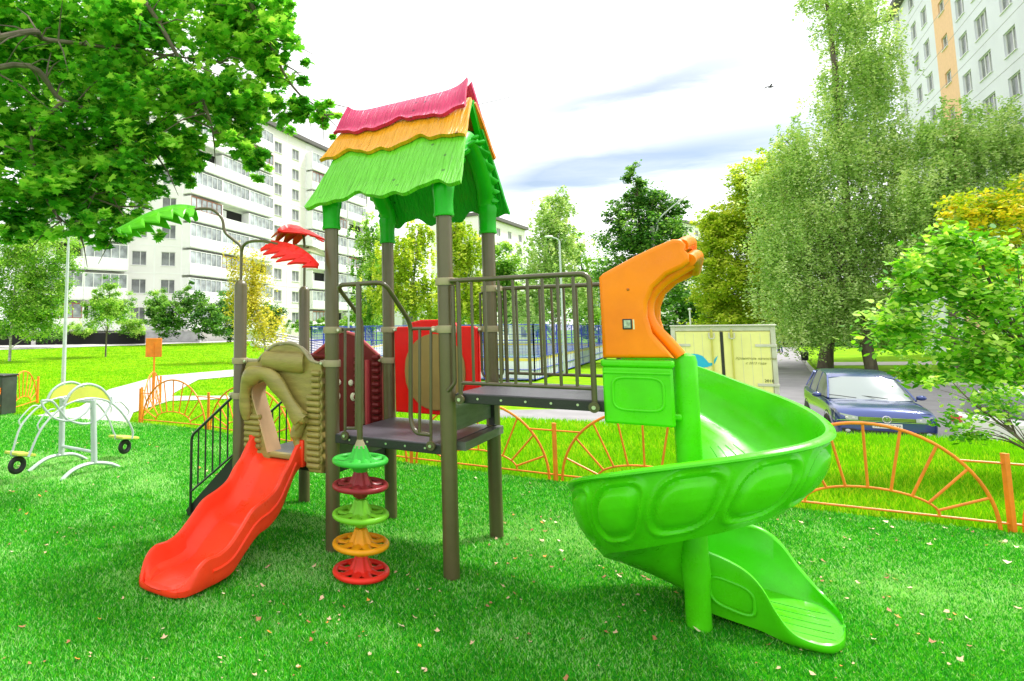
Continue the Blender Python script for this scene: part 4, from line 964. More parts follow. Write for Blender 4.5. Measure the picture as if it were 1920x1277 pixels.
# white cabins beside the court
def cabin(px0, px1, py0, Y, label):
    P, Q = at(px0, py0, Y), at(px1, py0, Y); o = tag(empty('cabin', ((P.x+Q.x)/2, Y, -.95)), label, 'cabin'); w = (Q.x-P.x)/2; h = P.z+.95
    MB().box(-w, w, 0, 2.4, 0, h-.12).build('wall', K['wall_white'], o, smooth=False); MB().box(-w-.1, w+.1, -.1, 2.5, h-.12, h).build('roof', K['grey'], o, bevel=.02)
    MB().box(-w*.35, w*.15, -.03, -.002, h*.4, h*.75).build('window', K['glass'], o, smooth=False); MB().box(w*.35, w*.8, -.04, -.002, .1, h*.8).build('door', K['grey'], o, smooth=False)
cabin(739, 786, 575, 70, 'white cabin behind the court, seen above the red panel'); cabin(963, 1003, 588, 66, 'white cabin with grey roof behind the blue court fence')
# stepped ramp down to the court
o = tag(empty('garden_steps', (-2.0, 40, 0)), 'pale flight of long steps running down beside the yellow birch', 'steps')
for i in range(7):
    t = i/7; a = at(512-6*i, 624+6.5*i*.55, 60-i*2.5); c = at(650-4*i, 652+7*i*.55, 42-i*1.2)
    z0 = terr(a.x, a.y); z1 = terr(c.x, c.y); A_ = Vector((a.x+2, a.y-40, max(z0, a.z)+.0)); B_ = Vector((c.x+2, c.y-40, c.z))
    d = (B_-A_)/2; MB().obox((A_+B_)/2, d, Vector((-d.y, d.x, 0)).normalized()*.28, (0, 0, .10)).build('step', K['kerb'], o, smooth=False)

# ================================================================== DELIVERY TRUCK
P = at(1357, 700, 13.2); ZR_ = -.945
TR = tag(empty('delivery_truck', (P.x+.0, 13.2, ZR_), math.radians(-28.5)), 'pale yellow box truck seen from behind, doors closed, parked beyond the green slide', 'truck')
w = .97; top = at(1357, 612, 13.2).z-ZR_; zb = .95
K['cream'] = mat('truck_cream', (.80, .76, .30), .4, var=.05, vscale=2, bump=.05, bscale=6); K['alu'] = mat('truck_alu', (.55, .54, .47), .4, var=.1); K['trod'] = mat('rod_yellow', (.55, .52, .10), .4)
MB().box(-w, w, .03, 4.6, zb, top-.02).build('cargo_box', K['cream'], TR, bevel=.02)
b = MB(); b.box(-w-.02, -w+.07, -.01, .05, zb-.05, top); b.box(w-.07, w+.02, -.01, .05, zb-.05, top); b.box(-w+.07, w-.07, -.01, .05, top-.10, top); b.box(-w+.07, w-.07, -.01, .05, zb-.05, zb+.05); b.build('rear_frame', K['alu'], TR, smooth=False, bevel=.006)
MB().box(-w-.04, w+.04, -.06, 4.65, top, top+.035).build('roof_edge', K['alu'], TR, bevel=.01)
for s in (-1, 1):
    d = MB().box(min(s*.03, s*(w-.08)), max(s*.03, s*(w-.08)), -.022, .02, zb+.06, top-.12).build('door', K['cream'], TR, bevel=.005)
    MB().tube([(s*.19, -.045, zb+.1), (s*.19, -.045, top-.06)], .017, 8).build('locking_rod', K['trod'], d)
    MB().tube(rounded([(s*.14, -.06, top-.14), (s*.14, -.07, top-.27), (s*.24, -.07, top-.27), (s*.24, -.06, top-.14)], .04), .014, 8).build('cam_lock', K['alu'], d)
    for z in (top-.42, zb+.45):
        b = MB(); b.box(min(s*(w-.36), s*(w+.03)), max(s*(w-.36), s*(w+.03)), -.045, -.023, z-.03, z+.03); b.build('hinge', K['alu'], d, bevel=.006)
    for k in range(1, 5): MB().box(s*(.2+.17*k)-.003, s*(.2+.17*k)+.003, -.0245, -.021, zb+.1, top-.16).build('panel_seam', K['alu'], d, smooth=False)
MB().box(-.025, .025, -.03, .01, zb+.06, top-.12).build('door_gap', K['black'], TR, smooth=False)
tm = mat('lettering_olive', (.26, .26, .06), .6)
cz = at(1410, 673, 13.2).z-ZR_
text('Хранитель качества', .075, lambda a, b_, c: (a+.60, -.026-c, b_+cz), 'lettering', tm, TR, italic=True); text('с 2013 года', .07, lambda a, b_, c: (a+.60, -.026-c, b_+cz-.10), 'lettering', tm, TR, italic=True)
cz2 = at(1428, 712, 13.2).z-ZR_; text('2018', .085, lambda a, b_, c: (a+.82, -.026-c, b_+cz2-.02), 'lettering', K['black'], TR)
bl = [(-.92, .02), (-.82, .07), (-.70, .16), (-.60, .20), (-.48, .195), (-.38, .15), (-.31, .06), (-.27, .0), (-.2, .005), (-.15, .10), (-.09, .17), (-.12, .08), (-.17, -.03), (-.30, -.09), (-.55, -.12), (-.80, -.06)]
cz3 = at(1305, 678, 13.2).z-ZR_
solid([(a, c) for a, c in bl][::-1], [], .006, .001, lambda a, b_, c: (a, c-.028, b_+cz3-.04), 'blue_emblem', mat('emblem_blue', (.01, .42, .70), .4), TR)
MB().box(-w, w, .1, 4.5, zb-.22, zb-.05).build('chassis', K['black'], TR); MB().box(-w+.05, w-.05, -.12, .02, .42, .56).build('under_bar', K['alu'], TR, bevel=.01)
for s in (-1, 1):
    MB().box(s*.95-.12, s*.95+.12, -.10, -.02, .60, .74).build('tail_light', mat('tail_red', (.5, .02, .02), .3), TR, bevel=.01)
    for y in (.9, 4.9):
        wv = MB().tube([(s*.95-.13, y, .40), (s*.95+.13, y, .40)], .40, 24).build('wheel', K['tyre'], TR, bevel=.03); MB().tube([(s*1.082, y, .40), (s*1.095, y, .40)], .22, 18).build('rim', K['grey'], wv)
MB().box(-1.0, 1.0, 4.7, 6.2, .45, 2.05).build('cab', K['white'], TR, bevel=.12)

# ================================================================== CARS
def car(name, label, loc, rz, paint, logo=False):
    c = tag(empty(name, loc, rz), label, 'car')
    # stations: y, z_bottom, z_belt, half width low, half width belt, shoulder z, shoulder half width, top z
    ST = [(0, .34, .62, .74, .78, .70, .70, .73), (.05, .27, .62, .80, .86, .80, .78, .84), (.15, .24, .64, .85, .90, .88, .80, .92), (.45, .22, .70, .90, .92, .95, .80, .99), (.9, .22, .74, .90, .92, .99, .81, 1.035), (1.25, .22, .76, .90, .92, 1.01, .83, 1.06),
          (1.7, .22, .78, .90, .92, 1.03, .85, 1.05), (2.6, .22, .80, .90, .92, 1.05, .86, 1.07), (3.4, .22, .82, .90, .92, 1.07, .86, 1.09), (4.0, .24, .84, .89, .915, 1.09, .84, 1.11), (4.35, .30, .84, .84, .87, 1.08, .80, 1.10), (4.45, .42, .8, .78, .80, 1.0, .74, 1.02)]
    P = []
    for y, zb, zm, wl, wb, zs_, ws, zt in ST:
        h = [(wl*.93, zb), (wl, zb+.06), (wb, (zb+zm)/2), (wb+.005, zm), (wb-.008, zm+.03), (wb-.01, zs_-.06), (ws+.02, zs_-.012), (ws-.03, zs_+.004), (ws*.6, zt-.008), (0, zt)]
        row = [(x, y, z) for x, z in h]+[(-x, y, z) for x, z in h[-2::-1]]; P.append(row)
    b = MB(); b.grid(P, wrap_v=True); n = len(P[0]); b.f += [tuple(range(n))[::-1], tuple((len(P)-1)*n+i for i in range(n))]; b.m += [0, 0]
    o = b.build('body', paint, c); md = o.modifiers.new('s', 'SUBSURF'); md.levels = md.render_levels = 1
    # greenhouse
    G_ = [(1.18, 1.03, .80, 1.03), (1.55, 1.28, .745, 1.05), (1.95, 1.53, .67, 1.05), (2.2, 1.605, .65, 1.06), (2.8, 1.66, .64, 1.07), (3.5, 1.645, .63, 1.08), (3.95, 1.56, .61, 1.09), (4.25, 1.30, .68, 1.09), (4.36, 1.11, .74, 1.09)]
    def prof(y, zt, w_, zb): return [(y, w_+(.855-w_)*0, zb)]
    # side glass, roof, screens as separate pieces
    def gw(y): return float(np.interp(y, [g_[0] for g_ in G_], [g_[2] for g_ in G_]))
    def gz(y): return float(np.interp(y, [g_[0] for g_ in G_], [g_[1] for g_ in G_]))
    P = []; ysr = list(np.linspace(1.93, 4.0, 14))
    for y in ysr:
        w_, z = gw(y), gz(y); P.append([(-w_-.015, y, z-.07), (-w_, y, z-.02), (-w_*.85, y, z+.005), (0, y, z+.022), (w_*.85, y, z+.005), (w_, y, z-.02), (w_+.015, y, z-.07)])
    b = MB(); b.slab(P, [[(x*.96, y, z-.03) for x, y, z in r] for r in P]); b.build('roof', paint, c)
    P = []; 
    for y in np.linspace(1.17, 1.95, 8): w_, z = gw(y), gz(y); P.append([(x*w_, y-.10*(1-x*x)*1.0+.06, z+.012*(1-x*x)) for x in np.linspace(-1, 1, 9)])
    b = MB(); b.slab(P, [[(x*.99, y+.02, z-.02) for x, y, z in r] for r in P]); b.build('windscreen', K['screen'], c)
    P = []
    for y in np.linspace(3.98, 4.36, 5): w_, z = gw(y), gz(y); P.append([(x*w_, y, z) for x in np.linspace(-1, 1, 5)])
    b = MB(); b.slab(P, [[(x*.99, y-.02, z-.02) for x, y, z in r] for r in P]); b.build('rear_window', K['glassd'], c)
    for s in (-1, 1):
        P = []
        for y in np.linspace(1.30, 4.1, 12): w_, z = gw(y), gz(y)-.05; P.append([(s*.835, y, 1.04), (s*(.835*.5+w_*.5+.02), y, (1.04+z)/2), (s*(w_+.01), y, max(z, 1.05))])
        b = MB(); b.slab(P, [[(x*.98, y, z) for x, y, z in r] for r in P]); b.build('side_window', K['glassd'], c)
        b = MB(); b.tube([(s*.825, 1.16, 1.04), (s*.745, 1.55, 1.29), (s*.672, 1.95, 1.54)], [.024, .022, .024], 8); b.build('pillar', paint, c)
        for q in (([(s*.84, 2.55, 1.05), (s*.655, 2.6, 1.60)], .018), ([(s*.835, 3.5, 1.05), (s*.645, 3.45, 1.60)], .022), ([(s*.77, 4.26, 1.09), (s*.62, 3.96, 1.53)], .045)): MB().tube(q[0], q[1], 6).build('pillar', paint, c)
        o = MB().sphere((s*1.0, 1.45, 1.09), (.10, .075, .065), 12, 8).build('mirror', paint, c); MB().box(min(s*.86, s*.95), max(s*.86, s*.95), 1.43, 1.47, 1.04, 1.07).build('mirror_arm', K['black'], o)
        b = MB(); b.slab([[(s*.50, .035, .665), (s*.50, .02, .745)], [(s*.66, .045, .66), (s*.66, .035, .775)], [(s*.80, .085, .665), (s*.79, .085, .80)], [(s*.885, .22, .70), (s*.865, .25, .83)]], [[(s*.50, -.012, .67), (s*.50, -.015, .745)], [(s*.66, .0, .662), (s*.66, -.002, .775)], [(s*.81, .05, .665), (s*.80, .06, .80)], [(s*.905, .20, .70), (s*.88, .24, .83)]])
        hl = b.build('headlight', K['lamp'], c)
        for q in (.58, .70): MB().sphere((s*q, .005, .715), (.032, .02, .030), 12, 8).build('lens', K['white'], hl)
        b = MB(); b.box(min(s*.55, s*.80), max(s*.55, s*.80), -.004, .05, .36, .46); fg = b.build('fog_light', K['black'], c, bevel=.01)
        MB().sphere((s*.70, -.008, .41), (.05, .01, .035), 10, 6).build('lens', K['lamp'], fg)
        for y in (.88, 3.58):
            wh = empty('wheel', (s*.83, y, .35), 0, c)
            prof_ = [(.17, -.11), (.31, -.115), (.345, -.09), (.35, -.05), (.35, .05), (.345, .09), (.31, .115), (.22, .105)]
            m = MB(); m.lathe(prof_, (0, 0, 0), 32); m.v = [(z*s, x, yv) for x, yv, z in m.v]; m.build('tyre', K['tyre'], wh)
            m = MB(); m.lathe([(0, .05), (.05, .075), (.06, .06), (.05, .05)], (0, 0, 0), 16)
            for k in range(5):
                q = 2*PI*k/5; ca, sa_ = math.cos(q), math.sin(q); m.tube([(0, 0, .06), (.10*ca, .10*sa_, .075), (.22*ca, .22*sa_, .07)], [.03, .028, .035], 6, flat=.5)
            m.lathe([(.21, .02), (.23, .085), (.24, .07), (.235, .0)], (0, 0, 0), 24); m.v = [(z*s, x, yv) for x, yv, z in m.v]; m.build('rim', K['silver'], wh)
            m = MB(); m.tube([(s*.900+.0, y+.40*math.cos(q), .36+.40*math.sin(q)) for q in np.linspace(-.1, PI+.1, 20)], .032, 8, flat=.8); m.build('wheel_arch', K['black'], c)
    for s in (-1, 1): MB().box(s*.72-.11, s*.72+.11, 4.36, 4.47, .86, 1.0).build('tail_light', mat('car_tail_red', (.6, .01, .03), .25, coat=1), c, bevel=.02)
    MB().box(-.26, .26, 4.44, 4.475, .55, .66).build('number_plate', K['white'], c, bevel=.004)
    b = MB(); b.box(-.50, .50, -.015, .04, .665, .745); b.build('grille', K['black'], c, bevel=.008)
    b = MB()
    for z in (.685, .71, .735): b.box(-.49, .49, -.022, -.014, z-.005, z+.005)
    b.box(-.88, .88, .0, .02, .645, .655); b.build('grille_bar', K['chrome'], c, smooth=False)
    b = MB(); b.box(-.55, .55, -.004, .04, .32, .44); b.build('lower_intake', K['black'], c, bevel=.01)
    MB().box(-.26, .26, -.03, .01, .50, .612).build('number_plate', K['white'], c, bevel=.004)
    text('А 542 КХ 77', .085, lambda x, y, z: (x, -.033-z, y+.527), 'plate_text', K['black'], c)
    if logo:
        b = MB(); b.tube([(.075*math.cos(q), -.03, .705+.075*math.sin(q)) for q in np.linspace(0, 2*PI, 33)[:-1]], .008, 8, closed=True)
        b.tube([(-.028, -.03, .770), (0, -.03, .712), (.028, -.03, .770)], .008, 6); b.tube([(-.060, -.03, .745), (-.030, -.03, .645), (0, -.03, .700), (.030, -.03, .645), (.060, -.03, .745)], .008, 6); b.build('badge', K['chrome'], c)
    for s in (-1, 1): MB().tube([(s*.30, 1.02, 1.075), (s*.30-.28, 1.2, 1.10), (s*.30-.50, 1.28, 1.115)], .009, 6).build('wiper', K['black'], c)
    c.scale = (.94, .94, .92); return c
K['carblue'] = mat('car_paint_blue', (.05, .085, .30), .2, metal=.35, coat=1); K['screen'] = mat('windscreen_glass', (.30, .36, .36), .06, spec=1.0, coat=1); K['lamp'] = mat('lamp_glass', (.55, .60, .60), .12, coat=1); K['chrome'] = mat('chrome', (.85, .85, .85), .15, metal=1)
K['carwhite'] = mat('car_paint_white', (.80, .80, .80), .2, coat=1)
p = at(1650, 780, 11.6); car('parked_car', 'dark blue SUV facing the playground, parked beyond the right-hand fence', (11.30, 12.75, -.93), math.radians(-29), K['carblue'], True)
p = at(1905, 800, 11.0); car('parked_car', 'white car mostly hidden behind the leafy shrub, right of the blue SUV', (15.9, 10.9, -.97), math.radians(88), K['carwhite'])

# ================================================================== PEOPLE (far down the road)
def person(label, loc, rz, top, bottom, ph):
    P_ = {}
    bm = MB(); a = .18*ph
    J = {'pelvis': (0, 0, .93), 'chest': (0, 0, 1.32), 'neck': (0, 0, 1.50)}
    bm.tube(catmull([(0, 0, .86), (0, 0, .98), (0, 0, 1.15), (0, 0, 1.36), (0, 0, 1.46), (0, 0, 1.53)], 4), [.13]*4+[.15]*4+[.14]*4+[.17]*4+[.10]*4+[.055], 12, flat=.7)
    bm.sphere((0, .01, 1.65), (.078, .092, .115), 12, 10); bm.sphere((0, -.02, 1.55), (.05, .05, .08), 8, 6)
    for s in (-1, 1):
        bm.tube(catmull([(s*.09, 0, .9), (s*.10, s*a*.6, .50), (s*.10, s*a-.03, .08)], 5), [.085]*5+[.058]*5+[.04], 10)
        bm.sphere((s*.10, s*a+.04, .04), (.045, .12, .04), 8, 6)
        bm.tube(catmull([(s*.19, 0, 1.42), (s*.23, -s*a*.3, 1.14), (s*.22, -s*a*.8+.05, .90)], 5), [.05]*5+[.038]*5+[.03], 8); bm.sphere((s*.22, -s*a*.8+.06, .84), (.025, .035, .06), 8, 6)
    o = bm.build('person', K['skin']); o.location = loc; o.rotation_euler = (0, 0, rz); tag(o, label, 'person')
    t = MB(); t.tube(catmull([(0, 0, .84), (0, 0, 1.0), (0, 0, 1.2), (0, 0, 1.38), (0, 0, 1.49)], 4), [.155]*4+[.165]*4+[.18]*4+[.20]*4+[.08], 12, flat=.72)
    for s in (-1, 1): t.tube(catmull([(s*.17, 0, 1.43), (s*.23, -s*a*.3, 1.14), (s*.22, -s*a*.7+.05, .95)], 5), [.065]*5+[.05]*5+[.045], 8)
    t.build('jacket', top, o); t = MB()
    for s in (-1, 1): t.tube(catmull([(s*.085, 0, .95), (s*.10, s*a*.6, .50), (s*.10, s*a-.03, .10)], 5), [.10]*5+[.072]*5+[.06], 10)
    t.build('trousers', bottom, o); MB().sphere((0, -.012, 1.69), (.086, .095, .09), 12, 8).build('hair', K['hair'], o)
K['skin'] = mat('skin', (.45, .27, .19), .5); K['hair'] = mat('hair', (.04, .03, .02), .6)
p = at(1461, 660, 60); person('person in blue jacket and dark trousers walking away down the road', (p.x, 60, -.95), .1, mat('jacket_blue', (.05, .12, .30), .8), mat('trousers_dark', (.02, .02, .03), .8), 1)
p = at(1468, 660, 60); person('person in dark jacket and blue jeans, right-hand of the two walkers', (p.x, 60.4, -.95), -.1, mat('jacket_dark', (.03, .05, .06), .8), mat('jeans', (.06, .14, .26), .8), -1)
p = gnd(1510, 684, -.95); o = tag(empty('litter_bin', (p.x, p.y, -.9)), 'small black litter bin beside the road under the trees', 'bin')
MB().lathe([(.20, .25), (.24, .8), (.25, .82), (.22, .84), (0, .84)], (0, 0, 0), 16).build('bucket', K['black'], o); MB().tube([(0, 0, 0), (0, 0, .3)], .03, 8).build('leg', K['grey'], o)
# ================================================================== BUILDINGS
def wall_part(o, A, B, off, z0, z1, holes, m, depth=.16, name='wall', thick=.3):
    """flat wall from A to B (2D, seen from the right-hand side of the direction) with real openings"""
    A, B = Vector((A[0], A[1], 0))-off, Vector((B[0], B[1], 0))-off; d = B-A; L = d.length; u = d/L; n = Vector((u.y, -u.x, 0))
    xs = sorted({0, L}|{v for h in holes for v in h[:2]}); zs_ = sorted({z0, z1}|{v for h in holes for v in h[2:4]})
    xs = [x for x in xs if 0 <= x <= L]
    b = MB(); P = lambda x, z, k=0: A+u*x+Vector((0, 0, z))-n*k
    for i in range(len(xs)-1):
        for j in range(len(zs_)-1):
            cx, cz = (xs[i]+xs[i+1])/2, (zs_[j]+zs_[j+1])/2
            if any(h[0] < cx < h[1] and h[2] < cz < h[3] for h in holes): continue
            b.add([P(xs[i], zs_[j]), P(xs[i+1], zs_[j]), P(xs[i+1], zs_[j+1]), P(xs[i], zs_[j+1])], [(0, 1, 2, 3)])
    for x0, x1, a, c in holes:
        for (p, q) in (((x0, a), (x1, a)), ((x1, a), (x1, c)), ((x1, c), (x0, c)), ((x0, c), (x0, a))):
            b.add([P(*p), P(*q), P(*q, depth), P(*p, depth)], [(0, 1, 2, 3)])
    b.build(name, m, o, smooth=False, fixn=False)
    return A, u, n, L
def window(o, A, u, n, x, z, w, h, mull=1, depth=.15, gm='glassd', ledge=True, proto={}):
    C = A+u*x+Vector((0, 0, z))-n*depth; key = (round(w, 2), round(h, 2), mull, gm, tuple(round(v, 3) for v in u))
    if key in proto:
        f = proto[key].copy(); COL.objects.link(f); f.parent = o; f.location = C
        for k in kids(proto[key]): kk = k.copy(); COL.objects.link(kk); kk.parent = f
        return
    U = Vector((0, 0, 1)); b = MB(); t = .05
    for s in (-1, 1): b.obox(u*s*(w/2-t/2)+n*.02, u*t/2, n*.03, U*h/2); b.obox(U*s*(h/2-t/2)+n*.02, u*(w/2-t), n*.03, U*t/2)
    for i in range(mull): b.obox(u*(-w/2+w*(i+1)/(mull+1)+(.08*w if mull == 1 else 0))+n*.02, u*.03, n*.028, U*(h/2-t))
    if ledge: b.obox(-U*(h/2+.03)+n*(depth+.04)*.7, u*(w/2+.04), n*.10, U*.02)
    f = b.build('window', K['frame'], o, smooth=False); f.location = C
    b = MB(); b.obox(Vector((0, 0, 0)), u*(w/2-.01), n*.006, U*(h/2-.01)); b.build('pane', K[gm], f, smooth=False); proto[key] = f
def balcony(o, A, u, n, x, z, w, key, proto={}, out=1.05, glaze=True, colour='wall_white'):
    k2 = (round(w, 2), key, tuple(round(v, 3) for v in u)); C = A+u*x+Vector((0, 0, z))
    if k2 in proto:
        f = proto[k2].copy(); COL.objects.link(f); f.parent = o; f.location = C
        for k in kids(proto[k2]): kk = k.copy(); COL.objects.link(kk); kk.parent = f
        return
    U = Vector((0, 0, 1)); b = MB()
    b.obox(n*out/2+U*.05, u*w/2, n*out/2, U*.07)
    b.obox(n*out+U*.60, u*(w/2+.02), n*.04, U*.52)
    for s in (-1, 1): b.obox(u*s*(w/2-.03)+n*out*.5+U*1.25, u*.05, n*out*.5, U*1.22)
    f = b.build('balcony', K[colour], o, smooth=False); f.location = C
    b = MB(); nm = max(3, int(w/.75))
    if glaze:
        for i in range(nm+1):
            b.obox(u*(-w/2+.06+(w-.12)*i/nm)+n*(out-.01)+U*1.78, u*.028, n*.028, U*.66)
        for zz in (1.14, 2.42): b.obox(n*(out-.01)+U*zz, u*(w/2-.05), n*.03, U*.035)
        gl = b.build('glazing_frame', K['frame' if key != 2 else 'wood'], f, smooth=False)
        b = MB(); b.obox(n*(out-.03)+U*1.78, u*(w/2-.07), n*.006, U*.63); b.build('pane', K['glass'], f, smooth=False)
    else:
        b.obox(n*.02+U*1.6, u*(w/2-.1), n*.01, U*.8); b.build('opening', K['dark'], f, smooth=False)  # dark sheet on the wall, painting the shade inside an open balcony
        b = MB(); b.obox(n*.05+U*1.55-u*w*.2, u*.5, n*.02, U*.7); b.build('window', K['frame'], f, smooth=False)
def PX(px, Y): p = at(px, 600, Y); return (p.x, Y)
S1 = [PX(60, 51), PX(232, 55.5)]; S2 = [PX(232, 56.6), PX(338, 58.6)]; S3 = [PX(338, 58.6), PX(498, 72.5)]; S4 = [PX(498, 72.5), PX(574, 80)]; S5 = [PX(574, 80), PX(640, 87.5)]; S6 = [PX(640, 87.5), PX(694, 95)]
o = tag(empty('apartment_building', (S3[0][0], S3[0][1], 0)), 'long white nine-storey apartment block with glazed balconies on the left', 'building'); off = Vector((S3[0][0], S3[0][1], 0))
FL = 2.75; ZW = 3.35; TOP = ZW+8*FL+2.3
def lseg(a, b_): return (Vector(b_)-Vector(a)).length
for seg, cols, wm in ((S2, (.24, .76), 'wall'), (S4, (.28, .72), 'wall_beige')):
    L = lseg(*seg); wd = 1.35 if seg is S2 else 1.6; holes = [(L*c-wd/2, L*c+wd/2, ZW+FL*k-.70, ZW+FL*k+.70) for c in cols for k in range(9)]
    A, u, n, L = wall_part(o, *seg, off, .2, TOP, holes, K[wm])
    for c in cols:
        for k in range(9): window(o, A, u, n, L*c, ZW+FL*k, wd, 1.4, 1)
    b = MB()
    for k in range(10): b.obox(A+u*L/2+Vector((0, 0, ZW-FL*.52+FL*k))+n*.012, u*(L/2-.02), n*.012, (0, 0, .05))
    for c in (0, .5, 1): b.obox(A+u*(L*c*.98+.1)+Vector((0, 0, (TOP+1)/2))+n*.014, u*.07, n*.014, (0, 0, (TOP-1)/2-.1))
    b.build('panel_joint', K['wall_white'], o, smooth=False)
for seg, nb in ((S1, 2), (S3, 3), (S5, 2), (S6, 1)):
    L = lseg(*seg); A, u, n, L = wall_part(o, *seg, off, .2, TOP, [], K['wall'])
    for k in range(9):
        for i in range(nb):
            w = L/nb if seg is not S6 else L*.62
            key = (k*5+i*3+nb) % 7; balcony(o, A, u, n, (L*(i+.5)/nb) if seg is not S6 else L*.36, ZW+FL*k-1.55, w-.06, 2 if key == 2 else (3 if key == 5 else 1), glaze=(key != 5))
    if seg is S6:
        for k in range(9): window(o, A, u, n, L*.85, ZW+FL*k, 1.5, 1.4, 1, depth=-.02)
b = MB()
for seg in (S1, S2, S3, S4, S5, S6):
    a, c = Vector((*seg[0], 0))-off, Vector((*seg[1], 0))-off; d = (c-a)/2; n = Vector((d.y, -d.x, 0)).normalized()
    b.obox((a+c)/2+Vector((0, 0, TOP+.25))-n*4, d+d.normalized()*.1, n*4.5, (0, 0, .25))
b.build('roof', K['roofing'], o, smooth=False)
b = MB()
for seg in (S1, S2, S3, S4, S5, S6):
    a, c = Vector((*seg[0], 0))-off, Vector((*seg[1], 0))-off; d = (c-a)/2; n = Vector((d.y, -d.x, 0)).normalized()
    b.obox((a+c)/2+Vector((0, 0, TOP/2))-n*6.3, d, n*6, (0, 0, TOP/2-.05))
b.build('building_core', K['wall'], o, smooth=False)
b = MB(); b.obox(Vector((*PX(215, 54.6), .95))-off, (1.9, .4, 0), (0, .3, 0), (0, 0, .75)); b.obox(Vector((*PX(298, 56.9), .95))-off, (3.9, .5, 0), (0, .3, 0), (0, 0, .75)); b.build('plinth', K['base_stone'], o, smooth=False)
b = MB(); b.obox(Vector((*PX(120, 51.6), 1.1))-off, (6.8, .9, 0), (0, .1, 0), (0, 0, .5)); b.build('basement_opening_shade', K['dark'], o, smooth=False)  # dark slab instead of a hole, its colour gives the shade within
# right-hand building
A0 = at(1713, 60, 49); B0 = at(1893, 72, 34); A0.z = B0.z = 0; dd = B0-A0
_n = Vector((dd.y, -dd.x, 0)).normalized()
def tt(px, py): return (onplane(px, py, A0, _n)-A0).dot(dd)/dd.dot(dd)
E0, E1, E2 = tt(1676, 60), tt(1752, 60), tt(1788, 60)
def tp(t): p = A0+dd*t; return (p.x, p.y)
zr = onplane(1676, 33, A0, _n).z; zw = at(1713, 60, 49).z; FR = 2.8
o = tag(empty('apartment_building', (A0.x, A0.y, -.95)), 'lilac and peach apartment block rising above the trees at the right', 'building'); off = Vector((A0.x, A0.y, -.95))
for t0, t1, m, cols in ((E0, E1, 'wall_blue', ((tt(1688, 90), 1.2), (tt(1713, 60), 1.5), (tt(1733, 45), 1.5))), (E1, E2, 'wall_peach', ((tt(1766, 30), 1.3),)), (E2, 1.9, 'wall_blue', ((tt(1800, 25), 1.6), (tt(1842, 75), 2.1), (1.0, 1.7), (1.3, 1.6), (1.6, 1.6)))):
    L = (Vector(tp(t1))-Vector(tp(t0))).length; hs = []; ws = []
    for t, w in cols:
        x = (t-t0)*dd.length
        for k in range(-7, 3 if m != 'wall_peach' else 3):
            z = zw+FR*k+.95+(0 if m != 'wall_peach' else -1.1); hh_ = .75 if m != 'wall_peach' else .5
            if z+.9 < zr+.95: hs.append((x-w/2, x+w/2, z-hh_, z+hh_)); ws.append((x, z, w, hh_*2))
    A, u, n, L = wall_part(o, tp(t0), tp(t1), Vector((off.x, off.y, 0)), 0, zr+.95, hs, K[m])
    for x, z, w, h in ws: window(o, A, u, n, x, z, w, h, 1 if w < 1.9 else 2)
    b = MB()
    for k in range(-7, 4):
        z = zw+FR*k+.95-FR*.5
        if z < zr+.9: b.obox(A+u*L/2+Vector((0, 0, z))+n*.004, u*(L/2-.01), n*.006, (0, 0, .018))
    tag(b.build('panel_joint', K['grey'], o, smooth=False), kind='stuff')
Ac = Vector((*tp(E0), 0))-off; Bc = Vector((*tp(1.9), 0))-off; d = (Bc-Ac)/2; n = Vector((d.y, -d.x, 0)).normalized(); Ac.z = Bc.z = 0
b = MB(); b.obox((Ac+Bc)/2+Vector((0, 0, (zr+.9)/2))-n*6.2, d, n*6, (0, 0, (zr+.9)/2)); b.build('building_core', K['wall_blue'], o, smooth=False)
b = MB(); b.obox((Ac+Bc)/2+Vector((0, 0, zr+1.15))-n*5.6, d+d.normalized()*.3, n*6.3, (0, 0, .22)); b.build('roof', K['roofing'], o, smooth=False)
p = A0+dd*tt(1822, 28); un = dd.normalized(); nn = Vector((un.y, -un.x, 0)); b = MB(); b.obox(p-Vector((off.x, off.y, 0))+nn*.3+Vector((0, 0, zw+FR*2+.4)), un*.42, nn*.18, (0, 0, .3)); b.build('air_conditioner', K['grey'], o, smooth=False, bevel=.03)
# far buildings glimpsed between the trees
def far_block(label, pxa, pxb, py_top, Y, Y2, floors, wm='wall'):
    a, c = PX(pxa, Y), PX(pxb, Y2); z = at(pxa, py_top, Y).z; o = tag(empty('apartment_building', (a[0], a[1], -.95)), label, 'building'); off = Vector((a[0], a[1], -.95)); off0 = Vector((a[0], a[1], 0))
    L = lseg(a, c); n_ = max(3, int(L/4.5)); hs = []
    for i in range(n_):
        for k in range(floors):
            zz = z+.95-2.2-2.9*k; hs.append((L*(i+.5)/n_-.9, L*(i+.5)/n_+.9, zz-.75, zz+.75))
    A, u, n, L = wall_part(o, a, c, off0, 0, z+.95, hs, K[wm])
    for h in hs: window(o, A, u, n, (h[0]+h[1])/2, (h[2]+h[3])/2, 1.8, 1.5, 1, ledge=False)
    b = MB(); b.obox(A+u*L/2-n*5.3+Vector((0, 0, (z+.9)/2)), u*L/2, n*5, (0, 0, (z+.9)/2)); b.build('building_core', K[wm], o, smooth=False)
    b = MB(); b.obox(A+u*L/2-n*4.9+Vector((0, 0, z+1.1)), u*(L/2+.4), n*5.6, (0, 0, .3)); b.build('roof', K['roofing'], o, smooth=False)
far_block('distant white apartment block peeking out right of the green roof post', 905, 990, 402, 105, 122, 6); far_block('far pale apartment block showing between the dark tree and the yellow-green tree', 1286, 1345, 416, 150, 160, 4)

